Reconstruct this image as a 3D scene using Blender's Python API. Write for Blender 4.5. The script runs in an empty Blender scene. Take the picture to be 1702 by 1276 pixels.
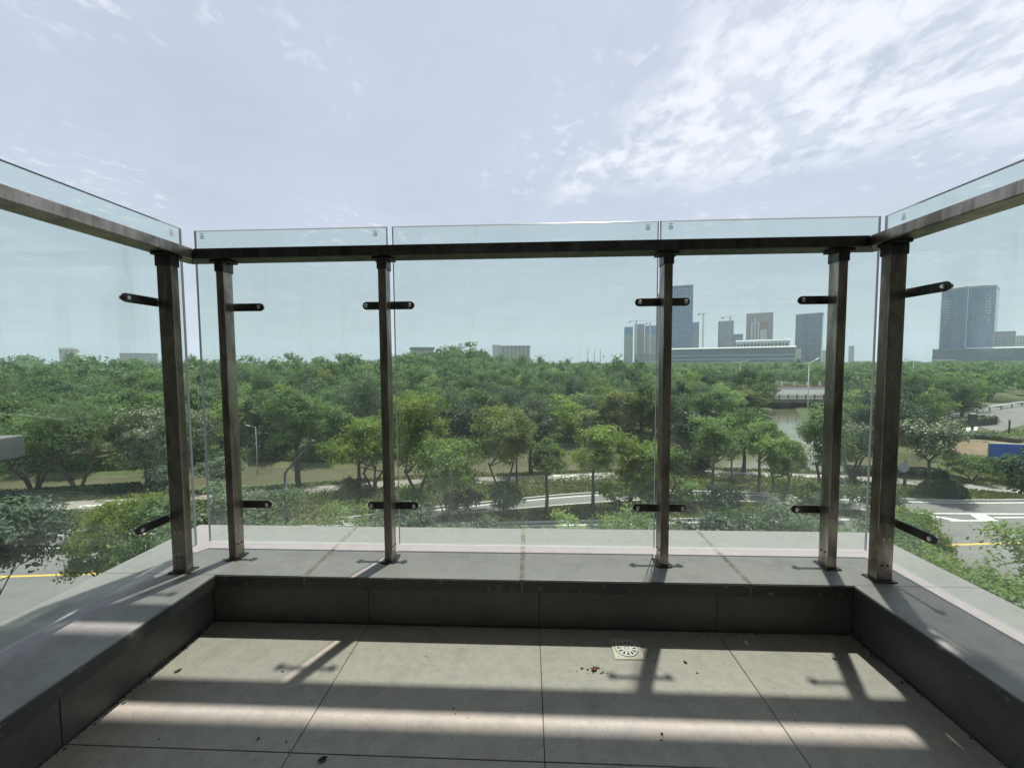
import bpy, bmesh, math, random
import numpy as np
from mathutils import Matrix, Vector

random.seed(7)
RNG = np.random.default_rng(11)
SC = bpy.context.scene
COL = SC.collection
R = math.radians

# ------------------------------------------------------------------ camera
cam_d = bpy.data.cameras.new('camera')
cam = bpy.data.objects.new('camera', cam_d)
COL.objects.link(cam)
rt = Vector((0.9990777, 0.04244636, -0.00648562))
up = Vector((0.00415163, 0.05484564, 0.99848621))
fw = Vector((-0.04273781, 0.99759223, -0.05461883))
M = Matrix(((rt.x, up.x, -fw.x, 0), (rt.y, up.y, -fw.y, 0), (rt.z, up.z, -fw.z, 0.9162), (0, 0, 0, 1)))
cam.matrix_world = M
cam_d.sensor_width = 36
cam_d.lens = 13.82
cam_d.clip_start = 0.02
cam_d.clip_end = 9000
SC.camera = cam

# ------------------------------------------------------------------ sky, sun, exposure
SUN_DIR = Vector((0.141, 0.30, 1.0)).normalized()          # towards the sun
world = bpy.data.worlds.new('World')
SC.world = world
world.use_nodes = True
wt = world.node_tree
wt.nodes.clear()


class NT:
    """small helper to write node trees"""
    def __init__(self, tree):
        self.t = tree

    def n(self, kind, **kw):
        nd = self.t.nodes.new(kind)
        for k, v in kw.items():
            if k == 'ins':
                for kk, vv in v.items():
                    if hasattr(vv, 'is_linked'):
                        self.t.links.new(vv, nd.inputs[kk])
                    else:
                        nd.inputs[kk].default_value = vv
            else:
                setattr(nd, k, v)
        return nd

    def math(self, op, a, b=None, c=None, clamp=False):
        nd = self.t.nodes.new('ShaderNodeMath')
        nd.operation = op
        nd.use_clamp = clamp
        for i, v in enumerate((a, b, c)):
            if v is None:
                continue
            if hasattr(v, 'is_linked'):
                self.t.links.new(v, nd.inputs[i])
            else:
                nd.inputs[i].default_value = v
        return nd.outputs[0]

    def mix(self, f, a, b, blend='MIX'):
        nd = self.t.nodes.new('ShaderNodeMix')
        nd.data_type = 'RGBA'
        nd.blend_type = blend
        for idx, v in ((0, f), (6, a), (7, b)):
            if hasattr(v, 'is_linked'):
                self.t.links.new(v, nd.inputs[idx])
            elif idx == 0:
                nd.inputs[0].default_value = v
            else:
                nd.inputs[idx].default_value = (*v, 1) if len(v) == 3 else v
        return nd.outputs[2]

    def ramp(self, f, lo, hi, a=0.0, b=1.0, smooth=True):
        nd = self.t.nodes.new('ShaderNodeMapRange')
        nd.interpolation_type = 'SMOOTHSTEP' if smooth else 'LINEAR'
        self.t.links.new(f, nd.inputs[0])
        for i, v in ((1, lo), (2, hi), (3, a), (4, b)):
            nd.inputs[i].default_value = v
        return nd.outputs[0]

    def noise(self, vec, scale, detail=4, rough=0.55, dist=0.0):
        nd = self.t.nodes.new('ShaderNodeTexNoise')
        if vec is not None:
            self.t.links.new(vec, nd.inputs['Vector'])
        nd.inputs['Scale'].default_value = scale
        nd.inputs['Detail'].default_value = detail
        nd.inputs['Roughness'].default_value = rough
        nd.inputs['Distortion'].default_value = dist
        return nd.outputs[0]

    def scale(self, vec, s, rot=(0, 0, 0)):
        nd = self.t.nodes.new('ShaderNodeMapping')
        self.t.links.new(vec, nd.inputs[0])
        nd.inputs['Scale'].default_value = s
        nd.inputs['Rotation'].default_value = rot
        return nd.outputs[0]


w = NT(wt)
sky = w.n('ShaderNodeTexSky', sky_type='NISHITA', sun_disc=False)
sky.sun_elevation = math.asin(SUN_DIR.z)
sky.sun_rotation = math.atan2(SUN_DIR.x, SUN_DIR.y)
sky.air_density = 1.3
sky.dust_density = 2.0
sky.altitude = 20
tc = w.n('ShaderNodeTexCoord').outputs['Generated']
sp = w.n('ShaderNodeSeparateXYZ', ins={0: tc})
zc = w.math('MAXIMUM', sp.outputs[2], 0.03)
u = w.math('DIVIDE', sp.outputs[0], zc)
v = w.math('DIVIDE', sp.outputs[1], zc)
uv = w.n('ShaderNodeCombineXYZ', ins={0: u, 1: v}).outputs[0]
warp = w.noise(uv, 1.3, 5, 0.6)
warp_c = w.math('SUBTRACT', warp, 0.5)
# a bank of altocumulus in front and to the right, thin veil everywhere
edge1 = w.math('ADD', w.math('SUBTRACT', u, w.math('MULTIPLY_ADD', v, -0.29, 0.81)), w.math('MULTIPLY', warp_c, 0.55))
edge2 = w.math('ADD', w.math('SUBTRACT', w.math('MULTIPLY_ADD', u, -0.30, 2.75), v), w.math('MULTIPLY', warp_c, 0.9))
bank = w.math('MULTIPLY', w.ramp(edge1, -0.05, 0.16), w.ramp(edge2, -0.05, 0.45))
st = w.scale(uv, (1.0, 0.75, 1.0), (0, 0, R(-32)))
cells = w.noise(st, 10.0, 7, 0.52, 0.15)
lumps = w.noise(uv, 3.4, 5, 0.5, 0.15)
fine = w.noise(st, 26.0, 6, 0.6, 0.2)
cl = w.math('MULTIPLY_ADD', fine, 0.17, w.math('MULTIPLY_ADD', lumps, 0.42, w.math('MULTIPLY', cells, 0.50)))
cloud = w.math('MULTIPLY', w.ramp(cl, 0.41, 0.64), bank)
soft = w.math('MULTIPLY', w.ramp(w.noise(uv, 1.6, 5, 0.6, 0.3), 0.36, 0.66), 0.5)
softb = w.math('MULTIPLY', soft, w.math('MULTIPLY_ADD', bank, 0.85, 0.15))
wisp_m = w.ramp(w.noise(w.scale(uv, (0.9, 0.8, 1)), 1.0, 3, 0.5), 0.46, 0.60)
wisp = w.math('MULTIPLY', w.math('MULTIPLY', w.ramp(w.noise(st, 11, 8, 0.62, 0.3), 0.50, 0.70), wisp_m), 0.6)
tot = w.math('MAXIMUM', w.math('MAXIMUM', cloud, softb), wisp)
veil_hi = (3.85, 4.13, 4.98)
veil_lo = (3.9, 4.3, 4.95)
elev = w.ramp(sp.outputs[2], 0.0, 0.45)
veil = w.mix(elev, veil_lo, veil_hi)
veil = w.mix(w.ramp(w.noise(uv, 0.9, 4, 0.55), 0.35, 0.65), w.mix(0.5, veil, (3.1, 3.55, 4.1)), veil)
base = w.mix(0.86, sky.outputs[0], veil)
col = w.mix(tot, base, (5.85, 6.05, 6.55))
bg = w.n('ShaderNodeBackground', ins={'Color': col, 'Strength': 0.10})
wo = w.n('ShaderNodeOutputWorld', ins={'Surface': bg.outputs[0]})

sun_d = bpy.data.lights.new('sun', 'SUN')
sun_d.energy = 4.6
sun_d.angle = R(1.1)
sun_d.color = (1.0, 0.945, 0.87)
sun = bpy.data.objects.new('sun', sun_d)
sun.rotation_euler = SUN_DIR.to_track_quat('Z', 'Y').to_euler()
sun.location = SUN_DIR * 30
COL.objects.link(sun)

SC.view_settings.view_transform = 'Standard'
SC.view_settings.look = 'None'
SC.view_settings.exposure = 0.62
SC.view_settings.gamma = 1.0
SC.view_settings.use_curve_mapping = False
SC.render.engine = 'CYCLES'
cy = SC.cycles
cy.max_bounces = 10
cy.diffuse_bounces = 5
cy.glossy_bounces = 4
cy.transmission_bounces = 6
cy.transparent_max_bounces = 24
cy.volume_bounces = 1
cy.caustics_reflective = False
cy.caustics_refractive = False
cy.sample_clamp_indirect = 6
cy.use_denoising = True

G = -11.6            # ground level below the balcony floor

# ------------------------------------------------------------------ materials
MATS = {}


def mat(name):
    m = bpy.data.materials.new(name)
    m.use_nodes = True
    m.node_tree.nodes.clear()
    MATS[name] = m
    t = NT(m.node_tree)
    out = t.n('ShaderNodeOutputMaterial')
    return m, t, out


def principled(t, out, **ins):
    p = t.n('ShaderNodeBsdfPrincipled')
    for k, vv in ins.items():
        k = k.replace('_', ' ')
        if hasattr(vv, 'is_linked'):
            t.t.links.new(vv, p.inputs[k])
        else:
            p.inputs[k].default_value = (*vv, 1) if isinstance(vv, tuple) and len(vv) == 3 else vv
    t.t.links.new(p.outputs[0], out.inputs[0])
    return p


def bump(t, h, strength=0.3, dist=0.01):
    b = t.n('ShaderNodeBump', ins={'Height': h, 'Strength': strength, 'Distance': dist})
    return b.outputs[0]


def objco(t):
    return t.n('ShaderNodeTexCoord').outputs['Object']


def worldco(t):
    return t.n('ShaderNodeNewGeometry').outputs['Position']


def simple(name, c1, c2, scale=8, rough=0.6, metal=0.0, bumps=0.0, detail=5, world_space=True, lo=0.35, hi=0.65, spec=0.5):
    m, t, o = mat(name)
    co = worldco(t) if world_space else objco(t)
    nz = t.noise(co, scale, detail, 0.6)
    c = t.mix(t.ramp(nz, lo, hi), c1, c2)
    kw = dict(Base_Color=c, Roughness=rough, Metallic=metal, Specular_IOR_Level=spec)
    if bumps:
        kw['Normal'] = bump(t, nz, bumps, 0.01)
    principled(t, o, **kw)
    return m


def tile_mat(name, base, warm, dark, rough, grit=0.5):
    m, t, o = mat(name)
    co = worldco(t)
    big = t.noise(co, 2.2, 5, 0.6, 0.4)
    mid = t.noise(co, 14, 5, 0.65)
    speck = t.noise(co, 240, 3, 0.6)
    pit = t.noise(co, 70, 3, 0.7)
    streak = t.noise(t.scale(co, (9, 60, 9)), 1.0, 4, 0.6)
    mott = t.noise(co, 38, 4, 0.7)
    c = t.mix(t.ramp(big, 0.35, 0.68), base, warm)
    c = t.mix(t.math('MULTIPLY', t.ramp(mott, 0.40, 0.66), 0.40 * grit), c, dark)
    c = t.mix(t.math('MULTIPLY', t.ramp(mid, 0.42, 0.72), 0.55), c, dark)
    c = t.mix(t.math('MULTIPLY', t.ramp(streak, 0.5, 0.75), 0.22), c, dark)
    c = t.mix(t.math('MULTIPLY', t.ramp(speck, 0.52, 0.7), 0.35 * grit), c, tuple(x * 0.45 for x in dark))
    c = t.mix(t.math('MULTIPLY', t.ramp(pit, 0.63, 0.72), 0.7 * grit), c, tuple(x * 0.4 for x in dark))
    rnd = t.n('ShaderNodeObjectInfo').outputs['Random']
    c = t.mix(0.12, c, t.mix(rnd, dark, warm))
    rr = t.ramp(mid, 0.3, 0.7, rough - 0.1, rough + 0.1)
    h = t.math('MULTIPLY_ADD', speck, 0.5, t.math('MULTIPLY', mid, 0.5))
    principled(t, o, Base_Color=c, Roughness=rr, Normal=bump(t, h, 0.22, 0.004), Specular_IOR_Level=0.4)
    return m


M_FLOOR = tile_mat('floor_tile_stone', (0.405, 0.375, 0.345), (0.43, 0.385, 0.33), (0.275, 0.262, 0.248), 0.5, 1.0)
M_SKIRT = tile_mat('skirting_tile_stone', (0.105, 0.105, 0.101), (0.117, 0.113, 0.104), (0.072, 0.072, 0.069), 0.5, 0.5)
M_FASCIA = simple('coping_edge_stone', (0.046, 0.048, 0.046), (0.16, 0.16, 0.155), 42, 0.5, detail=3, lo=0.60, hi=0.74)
M_CAP = tile_mat('coping_stone', (0.262, 0.254, 0.250), (0.278, 0.266, 0.254), (0.185, 0.180, 0.174), 0.42, 0.7)
M_GROUT = simple('dark_grout', (0.09, 0.085, 0.08), (0.16, 0.15, 0.13), 60, 0.9)
M_SEAL = simple('beige_sealant', (0.235, 0.215, 0.172), (0.14, 0.13, 0.108), 45, 0.7, bumps=0.6)


def steel(name, c1, c2, rough, metal=0.9):
    m, t, o = mat(name)
    co = worldco(t)
    a = t.noise(t.scale(co, (16, 16, 5)), 1.0, 6, 0.65, 0.6)
    b = t.noise(t.scale(co, (200, 200, 12)), 1.0, 2, 0.5)
    spots = t.noise(co, 70, 3, 0.6)
    c = t.mix(t.ramp(a, 0.38, 0.66), c1, c2)
    c = t.mix(t.math('MULTIPLY', t.ramp(spots, 0.62, 0.72), 0.6), c, tuple(x * 0.35 for x in c1))
    rr = t.math('MULTIPLY_ADD', a, 0.25, rough - 0.1)
    principled(t, o, Base_Color=c, Roughness=rr, Metallic=metal, Normal=bump(t, b, 0.04, 0.002))
    return m


M_STEEL = steel('stained_brushed_steel', (0.40, 0.355, 0.305), (0.19, 0.165, 0.138), 0.28)
M_STEEL_D = steel('dull_dark_steel', (0.11, 0.104, 0.098), (0.06, 0.057, 0.054), 0.34)
M_BOLT = steel('polished_bolt_steel', (0.75, 0.73, 0.70), (0.55, 0.53, 0.50), 0.22, 1.0)
M_GRIME_WELL = simple('black_grime_and_well_shade', (0.03, 0.026, 0.022), (0.07, 0.06, 0.05), 80, 0.9)


def glass():
    m, t, o = mat('tinted_safety_glass')
    co = worldco(t)
    tr = t.n('ShaderNodeBsdfTransparent', ins={'Color': (0.912, 0.960, 0.930, 1)})
    gl = t.n('ShaderNodeBsdfGlossy', ins={'Color': (1, 1, 1, 1), 'Roughness': 0.015})
    ge = t.n('ShaderNodeNewGeometry')
    dp = t.n('ShaderNodeVectorMath', operation='DOT_PRODUCT', ins={0: ge.outputs['Normal'], 1: ge.outputs['Incoming']})
    ca = t.math('SUBTRACT', 1.0, t.math('ABSOLUTE', dp.outputs['Value']), clamp=True)
    fres = t.math('MULTIPLY_ADD', t.math('POWER', ca, 5.0), 0.96, 0.036)     # Schlick reflectance of one face
    s1 = t.n('ShaderNodeMixShader', ins={0: fres, 1: tr.outputs[0], 2: gl.outputs[0]})
    # dried rain streaks and dust film
    st1 = t.noise(t.scale(co, (15, 15, 1.6)), 1.0, 5, 0.65, 0.35)
    cloudy = t.noise(co, 2.6, 4, 0.6)
    dots = t.noise(co, 160, 2, 0.5)
    sep = t.n('ShaderNodeSeparateXYZ', ins={0: co})
    low = t.ramp(sep.outputs[2], 0.20, 0.62, 1.0, 0.0)
    f = t.math('MULTIPLY', t.ramp(st1, 0.46, 0.78), t.ramp(cloudy, 0.35, 0.68))
    f = t.math('MULTIPLY_ADD', f, 0.075, 0.012)
    f = t.math('MULTIPLY_ADD', t.math('MULTIPLY', low, t.ramp(cloudy, 0.3, 0.6, 0.4, 1.0)), 0.045, f)
    f = t.math('MULTIPLY_ADD', t.ramp(dots, 0.68, 0.76), 0.03, f)
    slant = t.math('MAXIMUM', t.math('SUBTRACT', 1.0, ca), 0.5)
    f = t.math('MINIMUM', t.math('DIVIDE', f, slant), 0.6)
    d = t.n('ShaderNodeBsdfDiffuse', ins={'Color': (0.72, 0.76, 0.74, 1)})
    tl = t.n('ShaderNodeBsdfTranslucent', ins={'Color': (0.72, 0.76, 0.74, 1)})
    dt = t.n('ShaderNodeMixShader', ins={0: 0.6, 1: d.outputs[0], 2: tl.outputs[0]})
    s2 = t.n('ShaderNodeMixShader', ins={0: f, 1: s1.outputs[0], 2: dt.outputs[0]})
    t.t.links.new(s2.outputs[0], o.inputs[0])
    return m


M_GLASS = glass()


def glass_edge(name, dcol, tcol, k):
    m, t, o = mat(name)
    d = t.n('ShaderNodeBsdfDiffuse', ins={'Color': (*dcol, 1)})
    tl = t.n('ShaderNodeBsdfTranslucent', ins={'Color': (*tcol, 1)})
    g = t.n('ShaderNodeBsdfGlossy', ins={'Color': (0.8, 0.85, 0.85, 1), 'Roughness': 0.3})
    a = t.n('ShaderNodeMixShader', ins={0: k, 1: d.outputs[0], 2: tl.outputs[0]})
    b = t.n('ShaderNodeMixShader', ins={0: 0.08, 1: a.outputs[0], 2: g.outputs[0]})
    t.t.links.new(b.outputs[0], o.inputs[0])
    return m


M_GEDGE = glass_edge('polished_glass_edge', (0.30, 0.30, 0.34), (0.34, 0.36, 0.38), 0.45)  # same edge, toned darker for the dim look of top and sides
M_GEDGE_LIT = glass_edge('bright_lit_glass_edge', (0.85, 0.87, 0.88), (0.85, 0.87, 0.88), 0.4)  # bright line along the panes' lower edge, light painted as a paler copy
M_MARK = simple('etched_frost', (0.30, 0.34, 0.35), (0.36, 0.40, 0.41), 40, 0.8)


def leaf_mat(name, dark, lite, trans=0.5, gloss=0.012, hue=0.5):
    m, t, o = mat(name)
    at = t.n('ShaderNodeAttribute', attribute_name='tint').outputs['Fac']
    isl = t.n('ShaderNodeNewGeometry').outputs['Random Per Island']
    rnd = t.n('ShaderNodeObjectInfo').outputs['Random']
    f = t.math('MULTIPLY_ADD', isl, 0.35, t.math('MULTIPLY', at, 0.65))
    c = t.mix(f, dark, lite)
    hs = t.n('ShaderNodeHueSaturation', ins={'Hue': t.math('MULTIPLY_ADD', rnd, 0.035 * hue * 2, 0.5 - 0.0175 * hue * 2),
                                               'Saturation': t.math('MULTIPLY_ADD', rnd, -0.25, 1.08),
                                               'Value': t.math('MULTIPLY_ADD', t.math('FRACT', t.math('MULTIPLY', rnd, 7.31)), 0.5, 0.75),
                                               'Color': c})
    c = hs.outputs[0]
    d = t.n('ShaderNodeBsdfDiffuse', ins={'Color': c})
    tcol = t.mix(0.5, c, t.mix(1.0, c, (1.0, 1.0, 0.55), 'MULTIPLY'))
    tl = t.n('ShaderNodeBsdfTranslucent', ins={'Color': tcol})
    g = t.n('ShaderNodeBsdfGlossy', ins={'Color': (1, 1, 1, 1), 'Roughness': 0.5})
    a = t.n('ShaderNodeMixShader', ins={0: trans, 1: d.outputs[0], 2: tl.outputs[0]})
    b = t.n('ShaderNodeMixShader', ins={0: gloss, 1: a.outputs[0], 2: g.outputs[0]})
    t.t.links.new(b.outputs[0], o.inputs[0])
    return m


L_YG = leaf_mat('camphor_leaves', (0.115, 0.200, 0.048), (0.34, 0.45, 0.14), 0.58)
L_FRESH = leaf_mat('fresh_young_leaves', (0.090, 0.165, 0.052), (0.27, 0.375, 0.14), 0.52)
L_MID = leaf_mat('mid_green_leaves', (0.052, 0.112, 0.042), (0.185, 0.28, 0.105))
L_DARK = leaf_mat('dark_glossy_leaves', (0.024, 0.056, 0.032), (0.088, 0.148, 0.072), 0.3, 0.02)
L_GREY = leaf_mat('grey_green_leaves', (0.080, 0.132, 0.072), (0.185, 0.26, 0.14), 0.46, 0.02)
L_RUST = leaf_mat('browning_leaves', (0.090, 0.135, 0.040), (0.25, 0.285, 0.095), 0.5)
L_PALE = leaf_mat('pale_backed_leaves', (0.055, 0.095, 0.035), (0.22, 0.26, 0.16), 0.3, 0.05)
L_GRASS = leaf_mat('grass_blades', (0.085, 0.105, 0.035), (0.21, 0.22, 0.080), 0.3, 0.01)
L_COVER = leaf_mat('hedge_cover_leaves', (0.085, 0.130, 0.036), (0.23, 0.265, 0.085), 0.45)
M_BARK = simple('tree_bark', (0.075, 0.060, 0.045), (0.13, 0.11, 0.09), 9, 0.95, bumps=0.5)


def ground_mat():
    m, t, o = mat('soil_and_grass')
    co = worldco(t)
    a = t.noise(co, 0.12, 6, 0.6)
    b = t.noise(co, 1.5, 6, 0.65)
    c = t.mix(t.ramp(a, 0.38, 0.62), (0.055, 0.080, 0.025), (0.10, 0.105, 0.045))
    c = t.mix(t.math('MULTIPLY', t.ramp(b, 0.4, 0.7), 0.6), c, (0.085, 0.105, 0.035))
    principled(t, o, Base_Color=c, Roughness=0.95, Normal=bump(t, b, 0.5, 0.1))
    return m


M_GROUND = ground_mat()


def asphalt(name, k1, k2):
    m, t, o = mat(name)
    co = worldco(t)
    a = t.noise(co, 0.35, 5, 0.6)
    b = t.noise(co, 9, 5, 0.7)
    c = t.mix(t.ramp(a, 0.35, 0.65), k1, k2)
    c = t.mix(t.math('MULTIPLY', t.ramp(b, 0.5, 0.7), 0.3), c, tuple(x * 0.7 for x in k1))
    principled(t, o, Base_Color=c, Roughness=0.85, Normal=bump(t, b, 0.3, 0.01))
    return m


M_ROAD = asphalt('worn_asphalt', (0.145, 0.142, 0.140), (0.185, 0.180, 0.172))
M_PATH = asphalt('paved_path', (0.21, 0.19, 0.17), (0.27, 0.25, 0.225))
M_SLAB = asphalt('pale_concrete_slabs', (0.55, 0.54, 0.51), (0.66, 0.65, 0.62))
M_KERB = asphalt('granite_kerb', (0.42, 0.41, 0.39), (0.52, 0.51, 0.49))
M_WHITE = simple('white_road_paint', (0.78, 0.78, 0.76), (0.62, 0.62, 0.60), 6, 0.7)
M_YELLOW = simple('yellow_road_paint', (0.72, 0.47, 0.07), (0.60, 0.40, 0.09), 6, 0.7)
M_SOIL = simple('bare_brown_soil', (0.23, 0.165, 0.105), (0.16, 0.13, 0.075), 0.8, 0.95, bumps=0.5)


def water():
    m, t, o = mat('muddy_pond_water')
    co = worldco(t)
    a = t.noise(t.scale(co, (0.9, 1.6, 1)), 1.0, 4, 0.6)
    c = t.mix(t.ramp(t.noise(co, 0.08, 3), 0.35, 0.65), (0.115, 0.110, 0.068), (0.15, 0.145, 0.095))
    principled(t, o, Base_Color=c, Roughness=0.09, Normal=bump(t, a, 0.10, 0.05), Specular_IOR_Level=0.45)
    return m


M_WATER = water()
M_CONC = simple('raw_concrete', (0.30, 0.29, 0.275), (0.38, 0.37, 0.355), 0.3, 0.85)
M_CONC_P = simple('pinkish_concrete', (0.36, 0.30, 0.295), (0.42, 0.36, 0.35), 0.3, 0.85)
M_PALE = simple('pale_cladding', (0.62, 0.61, 0.60), (0.70, 0.69, 0.68), 0.2, 0.7)
M_TAN = simple('tan_cladding', (0.40, 0.36, 0.32), (0.46, 0.42, 0.38), 0.2, 0.8)
M_BLUEN = simple('blue_safety_net', (0.05, 0.16, 0.36), (0.07, 0.20, 0.42), 0.3, 0.8)
M_BLUEP = simple('blue_painted_panel', (0.02, 0.10, 0.42), (0.03, 0.13, 0.48), 3, 0.5)
M_WMET = simple('white_painted_metal', (0.72, 0.73, 0.72), (0.62, 0.63, 0.62), 5, 0.5)
M_GMET = simple('grey_painted_metal', (0.20, 0.22, 0.22), (0.26, 0.28, 0.28), 5, 0.5)
M_DMET = simple('dark_painted_metal', (0.03, 0.04, 0.04), (0.05, 0.06, 0.06), 5, 0.5)
M_RED = simple('faded_red_paint', (0.42, 0.10, 0.07), (0.34, 0.10, 0.08), 4, 0.7)
M_PLASTER = simple('white_plaster', (0.66, 0.65, 0.63), (0.60, 0.59, 0.57), 2, 0.9)
M_WALLG = simple('grey_stone_cladding', (0.20, 0.20, 0.195), (0.25, 0.25, 0.24), 3, 0.75)
M_DWALL = simple('dark_brown_cladding', (0.026, 0.024, 0.023), (0.036, 0.033, 0.030), 3, 0.7)
M_SOFFIT = simple('white_soffit', (0.78, 0.78, 0.77), (0.82, 0.82, 0.81), 2, 0.9)


def tower_glass(name, c1, c2, rough=0.12, cell=(0.25, 0.25, 0.26)):
    m, t, o = mat(name)
    co = worldco(t)
    vor = t.n('ShaderNodeTexWhiteNoise', noise_dimensions='3D')
    sn = t.n('ShaderNodeVectorMath', operation='FLOOR')
    t.t.links.new(t.scale(co, cell), sn.inputs[0])
    t.t.links.new(sn.outputs[0], vor.inputs[0])
    big = t.noise(t.scale(co, (0.03, 0.03, 0.012)), 1.0, 3, 0.5)
    f = t.math('MULTIPLY_ADD', vor.outputs[0], 0.45, t.math('MULTIPLY', big, 0.6))
    c = t.mix(t.ramp(f, 0.2, 0.8), c1, c2)
    principled(t, o, Base_Color=c, Roughness=rough, Specular_IOR_Level=0.8, Metallic=0.25)
    return m


M_TGLASS = tower_glass('blue_curtain_wall', (0.030, 0.085, 0.175), (0.085, 0.17, 0.30))
M_TGLASS2 = tower_glass('slate_curtain_wall', (0.045, 0.070, 0.115), (0.080, 0.12, 0.175))
M_TGLASS3 = tower_glass('dark_teal_curtain_wall', (0.025, 0.055, 0.070), (0.06, 0.10, 0.12))
M_WIN = simple('far_window_glass', (0.05, 0.06, 0.07), (0.09, 0.11, 0.13), 0.4, 0.2)


# ------------------------------------------------------------------ mesh helpers
class MB:
    """collects simple solids; build() links them as one mesh object"""
    def __init__(self):
        self.v = []
        self.f = []
        self.m = []

    def add(self, vs, fs, mi=0):
        o = len(self.v)
        self.v += [tuple(p) for p in vs]
        self.f += [tuple(i + o for i in f) for f in fs]
        self.m += [mi] * len(fs)
        return self

    def box(self, x0, x1, y0, y1, z0, z1, mi=0):
        vs = [(x0, y0, z0), (x1, y0, z0), (x1, y1, z0), (x0, y1, z0), (x0, y0, z1), (x1, y0, z1), (x1, y1, z1), (x0, y1, z1)]
        fs = [(0, 3, 2, 1), (4, 5, 6, 7), (0, 1, 5, 4), (1, 2, 6, 5), (2, 3, 7, 6), (3, 0, 4, 7)]
        return self.add(vs, fs, mi)

    def obox(self, c, ax, ay, az, mi=0):
        """box from centre and three half-axis vectors"""
        c, ax, ay, az = (Vector(q) for q in (c, ax, ay, az))
        vs = [c - ax - ay - az, c + ax - ay - az, c + ax + ay - az, c - ax + ay - az, c - ax - ay + az, c + ax - ay + az, c + ax + ay + az, c - ax + ay + az]
        fs = [(0, 3, 2, 1), (4, 5, 6, 7), (0, 1, 5, 4), (1, 2, 6, 5), (2, 3, 7, 6), (3, 0, 4, 7)]
        return self.add(vs, fs, mi)

    def tube(self, pts, rads, sides=8, mi=0, cap=True):
        pts = [Vector(p) for p in pts]
        vs = []
        n = len(pts)
        ref = Vector((0, 0, 1))
        d0 = (pts[-1] - pts[0]).normalized()
        if abs(d0.z) > 0.9:
            ref = Vector((1, 0, 0))
        for i, p in enumerate(pts):
            d = (pts[min(i + 1, n - 1)] - pts[max(i - 1, 0)]).normalized()
            a = d.cross(ref).normalized()
            b = d.cross(a).normalized()
            r = rads[i] if hasattr(rads, '__len__') else rads
            for k in range(sides):
                an = 2 * math.pi * k / sides
                vs.append(p + (a * math.cos(an) + b * math.sin(an)) * r)
        fs = []
        for i in range(n - 1):
            for k in range(sides):
                k2 = (k + 1) % sides
                fs.append((i * sides + k, i * sides + k2, (i + 1) * sides + k2, (i + 1) * sides + k))
        if cap:
            fs.append(tuple(range(sides - 1, -1, -1)))
            fs.append(tuple((n - 1) * sides + k for k in range(sides)))
        return self.add(vs, fs, mi)

    def ribbon(self, left, right, z, mi=0):
        vs = []
        for a, b in zip(left, right):
            vs += [(a[0], a[1], z), (b[0], b[1], z)]
        fs = [(2 * i, 2 * i + 1, 2 * i + 3, 2 * i + 2) for i in range(len(left) - 1)]
        return self.add(vs, fs, mi)

    def mesh(self, name, mats):
        me = bpy.data.meshes.new(name)
        me.from_pydata(self.v, [], self.f)
        for mm in (mats if isinstance(mats, (list, tuple)) else [mats]):
            me.materials.append(mm)
        if any(self.m):
            me.polygons.foreach_set('material_index', self.m)
        me.update()
        return me

    def build(self, name, mats, parent=None, bevel=0, seg=2, smooth=False):
        me = self.mesh(name, mats)
        if bevel:
            bm = bmesh.new()
            bm.from_mesh(me)
            bmesh.ops.recalc_face_normals(bm, faces=bm.faces)
            es = [e for e in bm.edges if len(e.link_faces) == 2 and e.calc_face_angle(0) > 0.5]
            bmesh.ops.bevel(bm, geom=es, offset=bevel, segments=seg, affect='EDGES', profile=0.6)
            bm.to_mesh(me)
            bm.free()
        if smooth:
            me.polygons.foreach_set('use_smooth', [True] * len(me.polygons))
        return link(name, me, parent)


LAST = ['']


def link(name, me, parent=None):
    o = bpy.data.objects.new(name, me)
    LAST[0] = o.name
    COL.objects.link(o)
    if parent:
        o.parent = parent
        par = parent
        off = Vector((0, 0, 0))
        while par:
            off += Vector(par.location)
            par = par.parent
        o.location = -off          # meshes of parts are written in world space
    return o


def tag(o, label, cat, group=None):
    o['label'] = label
    o['category'] = cat
    if group:
        o['group'] = group
    return o


def struct(o):
    o['kind'] = 'structure'
    return o


def stuff(o):
    o['kind'] = 'stuff'
    return o


def empty(name, loc, label=None, cat=None, group=None):
    o = bpy.data.objects.new(name, None)
    COL.objects.link(o)
    o.location = loc
    o.empty_display_size = 0.2
    if label:
        tag(o, label, cat, group)
    return o


def quads_mesh(name, V, tint, m):
    """V: (n,4,3) quads"""
    n = len(V)
    me = bpy.data.meshes.new(name)
    me.vertices.add(n * 4)
    me.vertices.foreach_set('co', np.ascontiguousarray(V, dtype=np.float32).ravel())
    me.loops.add(n * 4)
    me.loops.foreach_set('vertex_index', np.arange(n * 4, dtype=np.int32))
    me.polygons.add(n)
    me.polygons.foreach_set('loop_start', np.arange(n, dtype=np.int32) * 4)
    try:
        me.polygons.foreach_set('loop_total', np.full(n, 4, dtype=np.int32))
    except Exception:
        pass
    me.update(calc_edges=True)
    a = me.attributes.new('tint', 'FLOAT', 'POINT')
    a.data.foreach_set('value', np.repeat(tint.astype(np.float32), 4))
    me.materials.append(m)
    return me


def leaf_quads(P, N, L, rng, ratio=0.55, down=0.0):
    n = len(P)
    t = rng.normal(size=(n, 3))
    t[:, 2] -= down * 2.5
    t -= (t * N).sum(1)[:, None] * N
    t /= np.linalg.norm(t, axis=1)[:, None] + 1e-9
    b = np.cross(N, t)
    l = (L * 0.5)[:, None]
    wv = l * ratio
    return np.stack([P - t * l, P + b * wv, P + t * l, P - b * wv], 1)


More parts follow.
